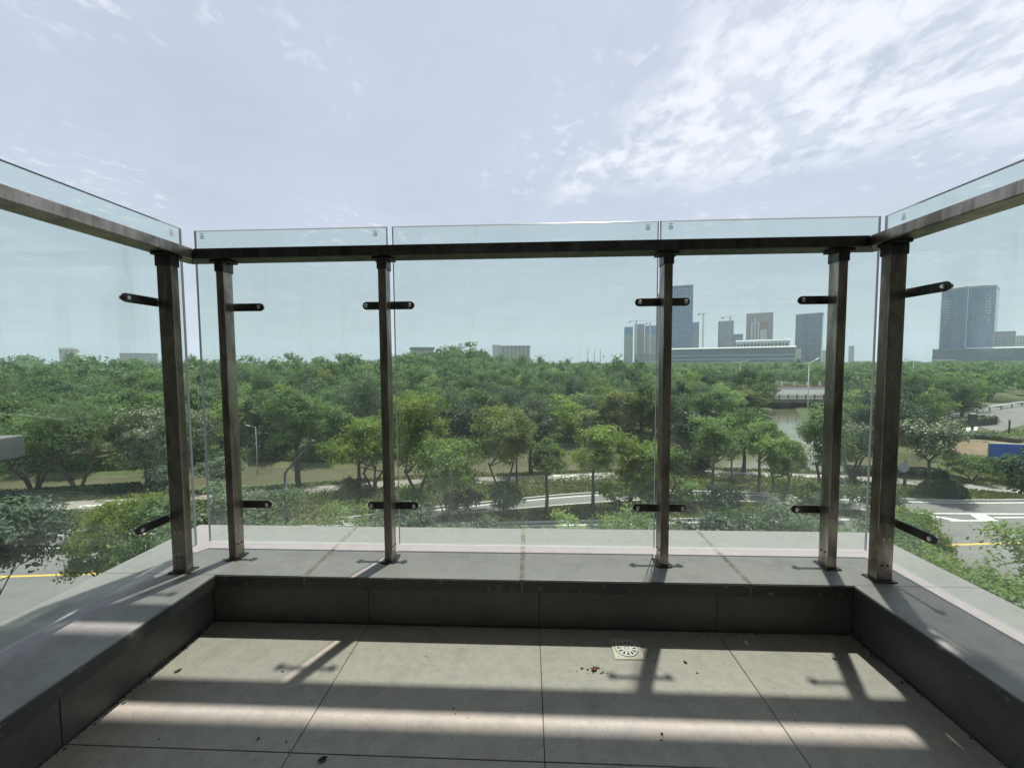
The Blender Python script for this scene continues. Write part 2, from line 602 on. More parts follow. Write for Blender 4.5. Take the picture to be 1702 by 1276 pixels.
# ================================================================== THE SETTING
# ---- pond outline
POND = np.array([(-75, 31.5), (-55.9, 34.3), (-49.6, 35.5), (-39.9, 37.9), (-29.2, 39.8), (-18.6, 42.2), (-6.4, 43.1), (8.4, 45.4), (19.6, 46.9), (32.7, 45.3), (41.8, 45.3),
                 (46.7, 46.3), (55, 55.5), (50.3, 58.6), (46.3, 66.5), (62.8, 92.3), (79.9, 122.1), (110, 170), (100, 172), (73.6, 122.3), (49.7, 83.1), (20.1, 59.9),
                 (4.7, 59.8), (-6.7, 54.0), (-25.0, 47.2), (-34.5, 48.2), (-47.7, 43.3), (-58.3, 41.8), (-80, 39.5)])


def in_poly(P, poly):
    x, y = P[:, 0], P[:, 1]
    ins = np.zeros(len(P), bool)
    j = len(poly) - 1
    for i in range(len(poly)):
        xi, yi = poly[i]
        xj, yj = poly[j]
        c = ((yi > y) != (yj > y)) & (x < (xj - xi) * (y - yi) / (yj - yi + 1e-12) + xi)
        ins ^= c
        j = i
    return ins


def poly_dist(P, poly):
    d = np.full(len(P), 1e9)
    for i in range(len(poly)):
        a = poly[i]
        b = poly[(i + 1) % len(poly)]
        ab = b - a
        tt = np.clip(((P - a) @ ab) / (ab @ ab), 0, 1)
        q = a + tt[:, None] * ab
        d = np.minimum(d, np.linalg.norm(P - q, axis=1))
    return d


def hill(x, y):
    z = 9.5 * np.exp(-(((x + 40) / 40) ** 2 + ((y - 200) / 50) ** 2))
    z = z + 3.0 * np.exp(-(((x + 190) / 90) ** 2 + ((y - 150) / 60) ** 2))
    return z


def ground_z(P):
    z = hill(P[:, 0], P[:, 1])
    ins = in_poly(P, POND)
    near = np.abs(P[:, 1] - 75) < 130
    d = np.full(len(P), 50.0)
    d[near] = poly_dist(P[near], POND)
    z = np.where(ins, -np.clip(d * 0.6, 0, 1.3) - 0.05, z)
    return z


xs = np.unique(np.concatenate([np.arange(-90, 120, 1.5), np.array([-2400, -1500, -900, -600, -420, -320, -260, -210, -170, -140, -120, -105, 135, 150, 170, 200, 240, 300, 400, 600, 900, 1500, 2400])]))
ys = np.unique(np.concatenate([np.arange(-6, 130, 1.5), np.array([-400, -120, -40, -15, 140, 150, 162, 175, 190, 205, 220, 240, 260, 300, 360, 450, 600, 900, 1400, 2400])]))
gx, gy = np.meshgrid(xs, ys)
GP = np.stack([gx.ravel(), gy.ravel()], 1)
gz = ground_z(GP) + G - 0.02
nx, ny = len(xs), len(ys)
idx = np.arange(nx * ny).reshape(ny, nx)
faces = np.stack([idx[:-1, :-1], idx[:-1, 1:], idx[1:, 1:], idx[1:, :-1]], -1).reshape(-1, 4)
me = bpy.data.meshes.new('ground')
me.from_pydata(np.column_stack([GP, gz]).tolist(), [], faces.tolist())
me.materials.append(M_GROUND)
me.polygons.foreach_set('use_smooth', [True] * len(me.polygons))
struct(link('ground', me))

mb = MB()
mb.add([(x, y, G - 0.34) for x, y in POND], [tuple(range(len(POND)))])
o = mb.build('pond_water', M_WATER)
bm = bmesh.new(); bm.from_mesh(o.data); bmesh.ops.triangulate(bm, faces=bm.faces); bm.to_mesh(o.data); bm.free()
struct(o)


# ---- roads
def smooth_line(pts, n=6):
    out = []
    P = [np.array(p, float) for p in pts]
    for i in range(len(P) - 1):
        p0 = P[max(i - 1, 0)]; p1 = P[i]; p2 = P[i + 1]; p3 = P[min(i + 2, len(P) - 1)]
        for k in range(n):
            t = k / n
            out.append(tuple(0.5 * ((2 * p1) + (-p0 + p2) * t + (2 * p0 - 5 * p1 + 4 * p2 - p3) * t * t + (-p0 + 3 * p1 - 3 * p2 + p3) * t ** 3)))
    out.append(tuple(P[-1]))
    return out


def offset(line, d):
    L = [np.array(p, float) for p in line]
    out = []
    for i in range(len(L)):
        t = L[min(i + 1, len(L) - 1)] - L[max(i - 1, 0)]
        t /= np.linalg.norm(t)
        out.append(tuple(L[i] + np.array([-t[1], t[0]]) * d))
    return out


RX = np.linspace(-150, 150, 41)
kerb_far = [(x, 30.0 + 0.075 * x + (0.0 if x < 36 else 0.0)) for x in RX]
kerb_near = [(x, 16.0 + 0.09 * x) for x in RX]
struct(MB().ribbon(kerb_near, kerb_far, G).build('main_road', M_ROAD))


def line_strip(name, fx, x0, x1, wdt, m, z, n=24):
    xsx = np.linspace(x0, x1, n)
    a = [(x, fx(x) - wdt / 2) for x in xsx]
    b = [(x, fx(x) + wdt / 2) for x in xsx]
    return MB().ribbon(a, b, z).build(name, m)


struct(line_strip('yellow_centre_line', lambda x: 24.45 + 0.097 * x, -150, 150, 0.2, M_YELLOW, G + 0.004))
struct(line_strip('white_lane_line', lambda x: 27.45 + 0.075 * x, -150, 16, 0.16, M_WHITE, G + 0.004))
struct(line_strip('white_edge_line', lambda x: 29.55 + 0.075 * x, -150, 30, 0.2, M_WHITE, G + 0.004))


def kerb(name, line, wdt=0.16, h=0.13):
    a = line
    b = offset(line, wdt)
    m_ = MB()
    n = len(a)
    vs = []
    for p, q in zip(a, b):
        vs += [(p[0], p[1], G - 0.05), (q[0], q[1], G - 0.05), (q[0], q[1], G + h), (p[0], p[1], G + h)]
    fs = []
    for i in range(n - 1):
        for k in range(4):
            k2 = (k + 1) % 4
            fs.append((4 * i + k, 4 * i + k2, 4 * i + 4 + k2, 4 * i + 4 + k))
    fs += [(3, 2, 1, 0), tuple(4 * (n - 1) + k for k in range(4))]
    m_.add(vs, fs)
    return struct(m_.build(name, M_KERB))


kerb('kerb', [p for p in kerb_far if p[0] < 30])
kerb('kerb', kerb_near)

SF = smooth_line([(-15.5, 30.2), (-12.2, 31.4), (-9.3, 32.5), (-5.3, 33.8), (-1.6, 35.0), (4.0, 36.6), (9.3, 37.5), (13.3, 37.7), (19.9, 37.5), (23.5, 37.0), (26.5, 36.6), (30.4, 36.2), (34.8, 35.9), (38.3, 35.8), (46, 36.2), (60, 38)])
SN = smooth_line([(-14.5, 29.4), (-11.6, 29.8), (-8.8, 30.8), (-5.0, 31.9), (-1.5, 32.8), (3.7, 34.1), (8.7, 35.1), (12.5, 35.3), (18.9, 35.2), (22.1, 34.7), (24.5, 33.9), (28.0, 33.3), (31.7, 32.7), (34.6, 32.6), (46, 33.4), (60, 34.5)])
struct(MB().ribbon(SN, SF, G + 0.005).build('slip_road', M_ROAD))
kerb('kerb', SF, 0.18, 0.13)
kerb('kerb', offset([p for p in SN if p[0] < 31], -0.18), 0.18, 0.12)
a = offset(SF, -0.45); b = offset(SF, -0.28)
struct(MB().ribbon(a, b, G + 0.010).build('white_edge_line', M_WHITE))
# splitter island markings on the right
sp_m = MB()
sp_m.ribbon([(28.5, 33.25), (31.6, 32.75), (46, 32.9)], [(28.5, 33.45), (31.6, 32.95), (46, 33.1)], G + 0.012)
sp_m.ribbon([(31.7, 32.4), (33.2, 31.4)], [(32.3, 32.5), (33.9, 31.5)], G + 0.009)
sp_m.ribbon([(32.7, 31.3), (36.0, 31.4)], [(32.7, 31.5), (36.0, 31.6)], G + 0.0095)
sp_m.ribbon([(35.0, 31.45), (35.6, 32.7)], [(36.4, 31.45), (36.8, 32.7)], G + 0.0105)
sp_m.ribbon([(36.8, 32.0), (48, 32.6)], [(36.8, 32.2), (48, 32.8)], G + 0.0115)
struct(sp_m.build('white_splitter_marking', M_WHITE))
struct(MB().ribbon([(29.5, 32.0), (31.6, 31.2)], [(28.6, 33.0), (31.2, 32.6)], G + 0.06).build('grass_splitter', M_GROUND))

M_DRY = simple('dry_lawn_grass', (0.20, 0.165, 0.09), (0.12, 0.13, 0.05), 0.55, 0.95, bumps=0.4)
lx = np.linspace(-13.5, 30, 30)
snp = np.array(SN)
struct(MB().ribbon([(x, 30.05 + 0.075 * x + 0.15) for x in lx], [(x, max(float(np.interp(x, snp[:, 0], snp[:, 1])) - 0.15, 30.25 + 0.075 * x)) for x in lx], G + 0.002).build('dry_lawn', M_DRY))

PC = smooth_line([(-75, 29.5), (-49.1, 31.6), (-41.1, 32.9), (-35.6, 34.0), (-26.1, 36.2), (-16.9, 39.0), (-11.2, 40.3), (-1.9, 41.5), (7.8, 43.0), (17.4, 44.4), (24.2, 43.8), (30.8, 43.0), (35.3, 42.3), (39.9, 41.2), (44.0, 39.8), (48, 37.5)])
struct(MB().ribbon(offset(PC, -1.25), offset(PC, 1.15), G + 0.006).build('waterside_path', M_PATH))
PCa = np.array(PC)

# pale slabs let into the waterside path, each a part of it
path_o = bpy.data.objects['waterside_path']
slab_me = MB().box(-0.5, 0.5, -0.22, 0.22, 0, 0.03).mesh('slab', M_SLAB)
prng = random.Random(5)
for cx0, cnt in ((-39.5, 11), (-6, 5), (2, 4), (14, 5), (19, 7), (25, 7), (30, 4)):
    for k in range(cnt):
        x = cx0 + prng.uniform(0, 5.5)
        y = float(np.interp(x, PCa[:, 0], PCa[:, 1])) + prng.uniform(-0.95, 0.7)
        s = bpy.data.objects.new('slab', slab_me)
        COL.objects.link(s)
        s.parent = path_o
        s.location = (x, y, G + 0.008 + 0.001 * k)
        s.rotation_euler = (0, 0, 0.15)
        s.scale = (prng.uniform(0.7, 1.2), prng.uniform(0.6, 1.1), 1)

# bare soil mound and pale pavement on the right
V, F = [], []
for i in range(9):
    r = i / 8
    for k in range(28):
        an = 2 * math.pi * k / 28
        V.append((64 + 8.5 * r * math.cos(an) * (1 + 0.08 * math.sin(3 * an)), 58 + 6.5 * r * math.sin(an), G - 0.05 + 0.9 * (1 - r * r) ** 1.2 * (1 + 0.12 * math.sin(5 * an + i))))
for i in range(8):
    for k in range(28):
        k2 = (k + 1) % 28
        F.append((i * 28 + k, i * 28 + k2, (i + 1) * 28 + k2, (i + 1) * 28 + k))
struct(MB().add(V, F).build('soil_mound', M_SOIL, smooth=True))
struct(MB().ribbon([(66, 66.2), (74, 68), (88, 80)], [(67.5, 68.4), (73, 72), (80, 80)], G + 0.02).build('pavement', M_SLAB))
struct(MB().ribbon([(80, 70), (104, 84), (140, 98)], [(92, 92), (118, 110), (150, 124)], G + 0.04).build('side_street', M_ROAD))
struct(MB().ribbon([(104, 84.5), (140, 98.5)], [(103, 86), (139, 100)], G + 0.06).build('pavement', M_SLAB))

# raised avenue on a bridge beyond the pond
AV_Z = -9.35
av = MB()
av.box(58, 118, 108, 146, AV_Z - 1.0, AV_Z)
struct(av.build('avenue_bridge_deck', M_ROAD))
av = MB()
for x in (60, 88, 116):
    av.box(x - 1, x + 1, 109, 145, G - 1.3, AV_Z - 1.002)
struct(av.build('bridge_pier', M_CONC))


# ================================================================== BUILDING AND BALCONY SHELL
ZC = 0.1859
XL, XR, YC = -1.0936, 1.0529, 1.2858
XLw, XRw, YW = -1.1268, 1.0756, 1.315
XLo, XRo, YO = -1.5062, 1.4454, 1.6985
YB = -1.05
struct(MB().box(XLw + 0.0, XRw, YB, YW, -0.16, -0.004).build('floor', M_GROUT))
floor_o = bpy.data.objects['floor']
tx = [XLw + 0.002, -0.567, 0.033, 0.633, XRw - 0.002]
ty = [YB, -0.943, -0.343, 0.257, 0.857, YW - 0.002]
j = 0.0011
tr_ = random.Random(3)
for ix in range(4):
    for iy in range(5):
        z = tr_.uniform(-0.0005, 0.0005)
        mb = MB().box(tx[ix] + j, tx[ix + 1] - j, ty[iy] + j, ty[iy + 1] - j, -0.0035, z)
        mb.build('floor_tile', M_FLOOR, floor_o, bevel=0.0008, seg=1)

wall = MB()
wall.box(XLo + 0.03, XLw - 0.008, YB, YO - 0.03, -0.5, 0.1429)
wall.box(XRw + 0.008, XRo - 0.03, YB, YO - 0.03, -0.5, 0.1429)
wall.box(XLw - 0.008, XRw + 0.008, YW + 0.008, YO - 0.03, -0.5, 0.1427)
par_o = struct(wall.build('parapet_wall', M_WALLG))


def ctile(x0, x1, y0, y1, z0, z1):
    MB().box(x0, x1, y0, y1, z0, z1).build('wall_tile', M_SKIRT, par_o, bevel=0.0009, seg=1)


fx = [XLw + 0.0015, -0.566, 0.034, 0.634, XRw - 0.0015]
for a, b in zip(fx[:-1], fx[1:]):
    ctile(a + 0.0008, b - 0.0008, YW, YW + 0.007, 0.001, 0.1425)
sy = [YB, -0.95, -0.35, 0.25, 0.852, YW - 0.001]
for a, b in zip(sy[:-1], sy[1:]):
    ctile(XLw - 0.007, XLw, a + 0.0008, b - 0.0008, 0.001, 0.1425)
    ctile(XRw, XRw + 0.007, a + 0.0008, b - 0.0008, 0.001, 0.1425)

# coping: front slabs between sealed joints, long side slabs
cop_z0 = 0.1433
FJ = [XLo, -0.776, -0.026, 0.724, XRo]
for a, b in zip(FJ[:-1], FJ[1:]):
    a2 = a + (0.007 if a > XLo else 0)
    b2 = b - (0.007 if b < XRo else 0)
    MB().box(a2, b2, YC, YO, cop_z0, ZC + tr_.uniform(-0.0006, 0.0006)).build('coping_slab', M_CAP, par_o, bevel=0.003, seg=2)
    xa, xb = max(a2, XL - 0.003), min(b2, XR + 0.003)
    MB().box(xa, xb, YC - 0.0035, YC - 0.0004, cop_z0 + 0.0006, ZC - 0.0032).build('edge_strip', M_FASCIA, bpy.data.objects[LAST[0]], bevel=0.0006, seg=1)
for a, b in ((YB, -0.214), (-0.214, 0.536), (0.536, YC - 0.0003)):
    for (x0, x1) in ((XLo, XL), (XR, XRo)):
        MB().box(x0, x1, a + 0.0006, b, cop_z0, ZC).build('coping_slab', M_CAP, par_o, bevel=0.0025, seg=2)
        xa, xb = (XL + 0.0004, XL + 0.0035) if x0 == XLo else (XR - 0.0035, XR - 0.0004)
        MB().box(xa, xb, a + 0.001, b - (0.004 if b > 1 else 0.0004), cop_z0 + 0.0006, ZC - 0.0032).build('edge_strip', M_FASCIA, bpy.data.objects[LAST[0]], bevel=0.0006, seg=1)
srng = np.random.default_rng(4)
for x in FJ[1:-1]:
    n = 40
    yy = np.linspace(YC - 0.002, YO, n)
    wl = 0.0072 + srng.uniform(-0.002, 0.003, n)
    wr = 0.0072 + srng.uniform(-0.002, 0.003, n)
    zz = ZC + srng.uniform(-0.002, 0.0022, n)
    V, F = [], []
    for i in range(n):
        V += [(x - wl[i], yy[i], ZC - 0.0005), (x, yy[i], zz[i] + 0.0012), (x + wr[i], yy[i], ZC - 0.0005), (x, yy[i], cop_z0)]
    for i in range(n - 1):
        for k in range(4):
            k2 = (k + 1) % 4
            F.append((4 * i + k, 4 * i + k2, 4 * i + 4 + k2, 4 * i + 4 + k))
    F += [(3, 2, 1, 0), tuple(4 * (n - 1) + k for k in range(4))]
    MB().add(V, F).build('joint_sealant', M_SEAL, par_o)

# own building: lower storeys, room wall behind the camera, balcony above
struct(MB().box(XLo + 0.04, XRo - 0.04, YB - 0.1, YO - 0.04, G - 0.3, -0.502).build('lower_facade', M_WALLG))
bw = MB()
bw.box(-9, -1.1, YB - 0.35, YB - 0.02, G, 9)
bw.box(1.05, 9, YB - 0.35, YB - 0.02, G, 9)
bw.box(-1.1, 1.05, YB - 0.35, YB - 0.02, 2.572, 9)
bw.box(-1.1, 1.05, YB - 0.35, YB - 0.02, G, -0.02)
struct(bw.build('building_wall', M_DWALL))
struct(MB().box(-1.098, 1.048, YB - 0.12, YB - 0.06, -0.018, 2.568).build('door_bounce_panel', M_PLASTER))  # unseen pale panel in the doorway, added to bounce light onto the floor
struct(MB().box(XLo - 0.02, XRo + 0.02, YB - 0.018, 1.71, 2.57, 2.78).build('upper_balcony_slab', M_SOFFIT))

# ================================================================== RAILING
rail = empty('balcony_railing', (0, 1.41, ZC), 'dark stained steel railing with clear glass panes standing on the balcony coping', 'railing')
ZT, ZB = 1.3273, 1.2911
HW = 0.0404
YR = 1.409
XLR, XRR = -1.229, 1.168


def prism(poly, z0, z1):
    n = len(poly)
    vs = [(x, y, z0) for x, y in poly] + [(x, y, z1) for x, y in poly]
    fs = [tuple(range(n - 1, -1, -1)), tuple(range(n, 2 * n))] + [(k, (k + 1) % n, n + (k + 1) % n, n + k) for k in range(n)]
    return MB().add(vs, fs)


e = 0.0004
prism([(XLR - HW + e, YR + HW), (XLR + HW + e, YR - HW), (XRR - HW - e, YR - HW), (XRR + HW - e, YR + HW)], ZB, ZT).build('handrail', M_STEEL_D, rail, bevel=0.004, seg=2)  # front rail in darker steel than the sides, its dim reflection painted in
prism([(XLR - HW, YR + HW - e), (XLR - HW, YB), (XLR + HW, YB), (XLR + HW, YR - HW - e)], ZB, ZT).build('handrail', M_STEEL, rail, bevel=0.004, seg=2)
prism([(XRR + HW, YR + HW - e), (XRR - HW, YR - HW - e), (XRR - HW, YB), (XRR + HW, YB)], ZB, ZT).build('handrail', M_STEEL, rail, bevel=0.004, seg=2)


def stadium(cx, cz, half, r, n=10):
    pts = []
    for k in range(n + 1):
        an = -math.pi / 2 + math.pi * k / n
        pts.append((cx + half - r + r * math.cos(an), cz + r * math.sin(an)))
    for k in range(n + 1):
        an = math.pi / 2 + math.pi * k / n
        pts.append((cx - half + r + r * math.cos(an), cz + r * math.sin(an)))
    return pts


def clamp(post, axis, c, zz, lo, hi, face_out, post_back):
    """flat bar with rounded ends. axis 'x': runs along X at Y=face; axis 'y': along Y at X=face.
       lo/hi: extent along the axis; post_back: where the spacer leaves the post"""
    th = 0.006
    mid, half = (lo + hi) / 2, (hi - lo) / 2
    P = stadium(mid, zz, half, 0.0145)
    n = len(P)
    s = 1 if face_out > post_back else -1
    if axis == 'x':
        f = lambda q, d: (q[0], d, q[1])
    else:
        f = lambda q, d: (d, q[0], q[1])
    d0, d1 = face_out - s * th / 2, face_out + s * th / 2
    vs = [f(q, d0) for q in P] + [f(q, d1) for q in P]
    fs = [tuple(range(n - 1, -1, -1)), tuple(range(n, 2 * n))] + [(k, (k + 1) % n, n + (k + 1) % n, n + k) for k in range(n)]
    cl = MB().add(vs, fs).build('glass_clamp', M_STEEL_D, post, bevel=0.0012, seg=1)
    sp = MB()
    sp.tube([f((c, zz), post_back), f((c, zz), d0)], 0.010, 14)
    sp.build('spacer', M_BOLT, post, smooth=False)
    ends = []
    if lo < c - 0.03:
        ends.append(lo + 0.016)
    if hi > c + 0.03:
        ends.append(hi - 0.016)
    for ex in ends:
        b = MB()
        b.tube([f((ex, zz), d0 - s * 0.0005), f((ex, zz), d0 - s * 0.005), f((ex, zz), d0 - s * 0.0075)], [0.0075, 0.007, 0.0045], 14)
        b.tube([f((ex, zz), d1 - s * 0.001), f((ex, zz), d1 + s * 0.012)], 0.009, 12)
        b.build('bolt', M_BOLT, post)


def make_post(x0, x1, y0, y1, clamps):
    cx, cy_ = (x0 + x1) / 2, (y0 + y1) / 2
    p = MB().box(x0, x1, y0, y1, ZC + 0.002, ZB - 0.02).build('post', M_STEEL, rail, bevel=0.0025, seg=2)
    MB().box(x0 - 0.011, x1 + 0.011, y0 - 0.009, y1 + 0.009, ZC + 0.0008, ZC + 0.0045).build('base_plate', M_STEEL_D, p, bevel=0.001, seg=1)
    # dirt packed round the foot
    g = MB()
    rr = random.Random(int(cx * 1000) & 255)
    ring = []
    for k in range(26):
        an = 2 * math.pi * k / 26
        rx = (x1 - x0) / 2 + 0.014 + rr.uniform(-0.002, 0.005)
        ry = (y1 - y0) / 2 + 0.012 + rr.uniform(-0.002, 0.005)
        m_ = max(abs(math.cos(an)), abs(math.sin(an)))
        ring.append((cx + rx * math.cos(an) / m_ * 0.93, cy_ + ry * math.sin(an) / m_ * 0.93))
    prism(ring, ZC + 0.0004, ZC + 0.0016).build('grime', M_GRIME_WELL, p)
    # head bracket below the handrail
    MB().box(x0 - 0.003, x1 + 0.003, y0 - 0.003, y1 + 0.003, ZB - 0.042, ZB - 0.008).build('head_sleeve', M_STEEL_D, p, bevel=0.0015, seg=1)
    if (x1 - x0) < (y1 - y0):
        MB().box(cx - 0.036, cx + 0.036, cy_ - 0.026, cy_ + 0.026, ZB - 0.009, ZB - 0.0004).build('saddle_plate', M_STEEL_D, p, bevel=0.002, seg=1)
    else:
        MB().box(cx - 0.026, cx + 0.026, cy_ - 0.036, cy_ + 0.036, ZB - 0.009, ZB - 0.0004).build('saddle_plate', M_STEEL_D, p, bevel=0.002, seg=1)
    # pairs of rivets low on the post
    for zz in (ZC + 0.145, ZC + 0.055):
        for dd in (-0.009, 0.009):
            if (x1 - x0) < (y1 - y0):
                heads = [((xx - q * 0.001, cy_ + dd, zz), (xx + q * 0.0022, cy_ + dd, zz)) for xx, q in ((x1, 1), (x0, -1))]
            else:
                heads = [((cx + dd, y0 + 0.001, zz), (cx + dd, y0 - 0.0022, zz))]
            for h0, h1 in heads:
                MB().tube([h0, h1], [0.0042, 0.0034], 10).build('rivet', M_BOLT if zz > ZC + 0.1 else M_STEEL_D, p)
    for (axis, c, zz, lo, hi, fo, pb) in clamps:
        clamp(p, axis, c, zz, lo, hi, fo, pb)
    return p


ZU, ZL = 1.129, 0.377
YCL = 1.4475
fp = [(-1.124, -1.096, 'r'), (-0.532, -0.503, 'b'), (0.4655, 0.495, 'b'), (1.0435, 1.0745, 'l')]
for x0, x1, side in fp:
    c = (x0 + x1) / 2
    lo = c - 0.097 if side in 'bl' else c - 0.016
    hi = c + 0.097 if side in 'br' else c + 0.016
    if side == 'r':
        hi = c + 0.118
    if side == 'l':
        lo = c - 0.106
    make_post(x0, x1, 1.387, 1.432, [('x', c, zz, lo, hi, YCL, 1.430) for zz in (ZU, ZL)])
make_post(-1.255, -1.203, 1.294, 1.322, [('y', 1.308, zz, 1.189, 1.324, -1.272, -1.253) for zz in (ZU, ZL)])
make_post(1.143, 1.194, 1.310, 1.345, [('y', 1.328, zz, 1.195, 1.344, 1.212, 1.192) for zz in (ZU, ZL)])
# posts of the side rails further back
for yy in (0.30, -0.72):
    make_post(-1.255, -1.203, yy, yy + 0.028, [('y', yy + 0.014, zz, yy - 0.083, yy + 0.111, -1.272, -1.253) for zz in (ZU, ZL)])
    make_post(1.143, 1.194, yy, yy + 0.03, [('y', yy + 0.015, zz, yy - 0.082, yy + 0.112, 1.212, 1.192) for zz in (ZU, ZL)])

GT, GB = 1.4255, 0.2109
TH = 0.010


def pane(axis, lo, hi, face, s):
    """face: inner face coordinate, s: direction outward"""
    ch = 0.0022
    if axis == 'x':
        f = lambda a, z, d: (a, face + s * d, z)
    else:
        f = lambda a, z, d: (face + s * d, a, z)
    m_ = MB()
    loops = []
    for inset, d in ((ch, 0.0), (0, ch), (0, TH - ch), (ch, TH)):
        loops.append([f(lo + inset, GB + inset, d), f(hi - inset, GB + inset, d), f(hi - inset, GT - inset, d), f(lo + inset, GT - inset, d)])
    vs = [p for l in loops for p in l]
    m_.add(vs, [(0, 1, 2, 3), (15, 14, 13, 12)], 0)
    fs = []
    for i in range(3):
        for k in range(4):
            k2 = (k + 1) % 4
            fs.append((4 * i + k, 4 * i + 4 + k, 4 * i + 4 + k2, 4 * i + k2))
    o_ = len(m_.v) - 16
    m_.f += [tuple(q + o_ for q in g_) for g_ in fs]
    m_.m += [2, 1, 1, 1] * 3      # the lower edge takes the paler copy, its bright light painted in
    return m_.build('glass_pane', [M_GLASS, M_GEDGE, M_GEDGE_LIT], rail)


def stamp(pn, axis, a, z, face, s):
    """small etched maker's stamp: a ring with a bar and a short line of letters above it"""
    m_ = MB()
    d = face - s * 0.0006
    f = (lambda p, q: (p, d, q)) if axis == 'x' else (lambda p, q: (d, p, q))
    r0, r1 = 0.0058, 0.0078
    n = 18
    vs = []
    for k in range(n):
        an = 2 * math.pi * k / n
        vs += [f(a + r0 * math.cos(an), z + r0 * math.sin(an)), f(a + r1 * math.cos(an), z + r1 * math.sin(an))]
    m_.add(vs, [(2 * k, 2 * k + 1, 2 * ((k + 1) % n) + 1, 2 * ((k + 1) % n)) for k in range(n)])
    for (px, pz, hw_, hh) in ((0, 0, 0.004, 0.0008), (0, 0.0025, 0.003, 0.0007), (0, -0.0025, 0.003, 0.0007),
                              (-0.006, 0.013, 0.0012, 0.0018), (-0.002, 0.013, 0.0012, 0.0018), (0.002, 0.013, 0.0012, 0.0018), (0.006, 0.013, 0.0012, 0.0018)):
        m_.add([f(a + px - hw_, z + pz - hh), f(a + px + hw_, z + pz - hh), f(a + px + hw_, z + pz + hh), f(a + px - hw_, z + pz + hh)], [(0, 1, 2, 3)])
    m_.build('etched_stamp', M_MARK, pn)


YG = 1.4753
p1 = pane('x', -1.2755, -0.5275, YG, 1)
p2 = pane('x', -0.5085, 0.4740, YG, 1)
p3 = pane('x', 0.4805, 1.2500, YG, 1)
stamp(p1, 'x', -1.242, 1.400, YG, 1); stamp(p1, 'x', -0.571, 1.396, YG, 1)
stamp(p2, 'x', 0.434, 1.399, YG, 1)
stamp(p3, 'x', 0.516, 1.400, YG, 1)
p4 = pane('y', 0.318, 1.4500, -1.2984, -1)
stamp(p4, 'y', 1.405, 1.392, -1.2984, -1)
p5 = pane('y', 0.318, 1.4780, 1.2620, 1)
stamp(p5, 'y', 1.405, 1.392, 1.2620, 1)
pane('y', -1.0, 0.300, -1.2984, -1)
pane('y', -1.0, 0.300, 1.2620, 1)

# ================================================================== FLOOR DRAIN AND LITTER
dx, dy = 0.308, 1.222
dr = empty('floor_drain', (dx, dy, 0.001), 'square metal floor drain with round slotted grate set into the floor tiles', 'floor drain')
n = 48
V, F = [], []
hs = 0.047
rin = 0.0365
for k in range(n):
    an = 2 * math.pi * k / n
    m_ = max(abs(math.cos(an)), abs(math.sin(an)))
    V += [(dx + hs * math.cos(an) / m_, dy + hs * math.sin(an) / m_, 0.0010), (dx + (hs - 0.002) * math.cos(an) / m_, dy + (hs - 0.002) * math.sin(an) / m_, 0.0030),
          (dx + rin * math.cos(an), dy + rin * math.sin(an), 0.0026), (dx + rin * math.cos(an), dy + rin * math.sin(an), 0.0008)]
for k in range(n):
    k2 = (k + 1) % n
    for q in range(3):
        F.append((4 * k + q, 4 * k2 + q, 4 * k2 + q + 1, 4 * k + q + 1))
MB().add(V, F).build('frame', steel('yellowed_drain_steel', (0.62, 0.60, 0.50), (0.45, 0.43, 0.36), 0.45, 0.35), dr)
gr = MB()


def annulus(m_, r0, r1, z0, z1, n=40):
    vs = []
    for k in range(n):
        an = 2 * math.pi * k / n
        c_, s_ = math.cos(an), math.sin(an)
        vs += [(dx + r0 * c_, dy + r0 * s_, z0), (dx + r1 * c_, dy + r1 * s_, z0), (dx + r1 * c_, dy + r1 * s_, z1), (dx + r0 * c_, dy + r0 * s_, z1)]
    fs = []
    for k in range(n):
        k2 = (k + 1) % n
        for q in range(4):
            q2 = (q + 1) % 4
            fs.append((4 * k + q, 4 * k2 + q, 4 * k2 + q2, 4 * k + q2))
    m_.add(vs, fs)


annulus(gr, 0.0295, 0.0350, 0.0015, 0.0042)
annulus(gr, 0.0085, 0.0145, 0.0015, 0.0048)
annulus(gr, 0.0001, 0.0042, 0.0015, 0.0050, 16)
for k in range(12):
    an = 2 * math.pi * (k + 0.5) / 12
    d_ = Vector((math.cos(an), math.sin(an), 0))
    t_ = Vector((-d_.y, d_.x, 0))
    gr.obox(Vector((dx, dy, 0.003)) + d_ * 0.022, d_ * 0.0082, t_ * 0.0034, Vector((0, 0, 0.0014)))
for k in range(6):
    an = 2 * math.pi * k / 6
    d_ = Vector((math.cos(an), math.sin(an), 0))
    t_ = Vector((-d_.y, d_.x, 0))
    gr.obox(Vector((dx, dy, 0.003)) + d_ * 0.0063, d_ * 0.0025, t_ * 0.0016, Vector((0, 0, 0.0014)))
gr.build('grate', steel('bright_grate_steel', (0.68, 0.68, 0.67), (0.55, 0.55, 0.54), 0.45, 0.35), dr)
MB().tube([(dx, dy, 0.0006), (dx, dy, 0.0012)], 0.0362, 32).build('well_shade_disc', M_GRIME_WELL, dr)  # flat black disc, standing in for the dark depth of the well


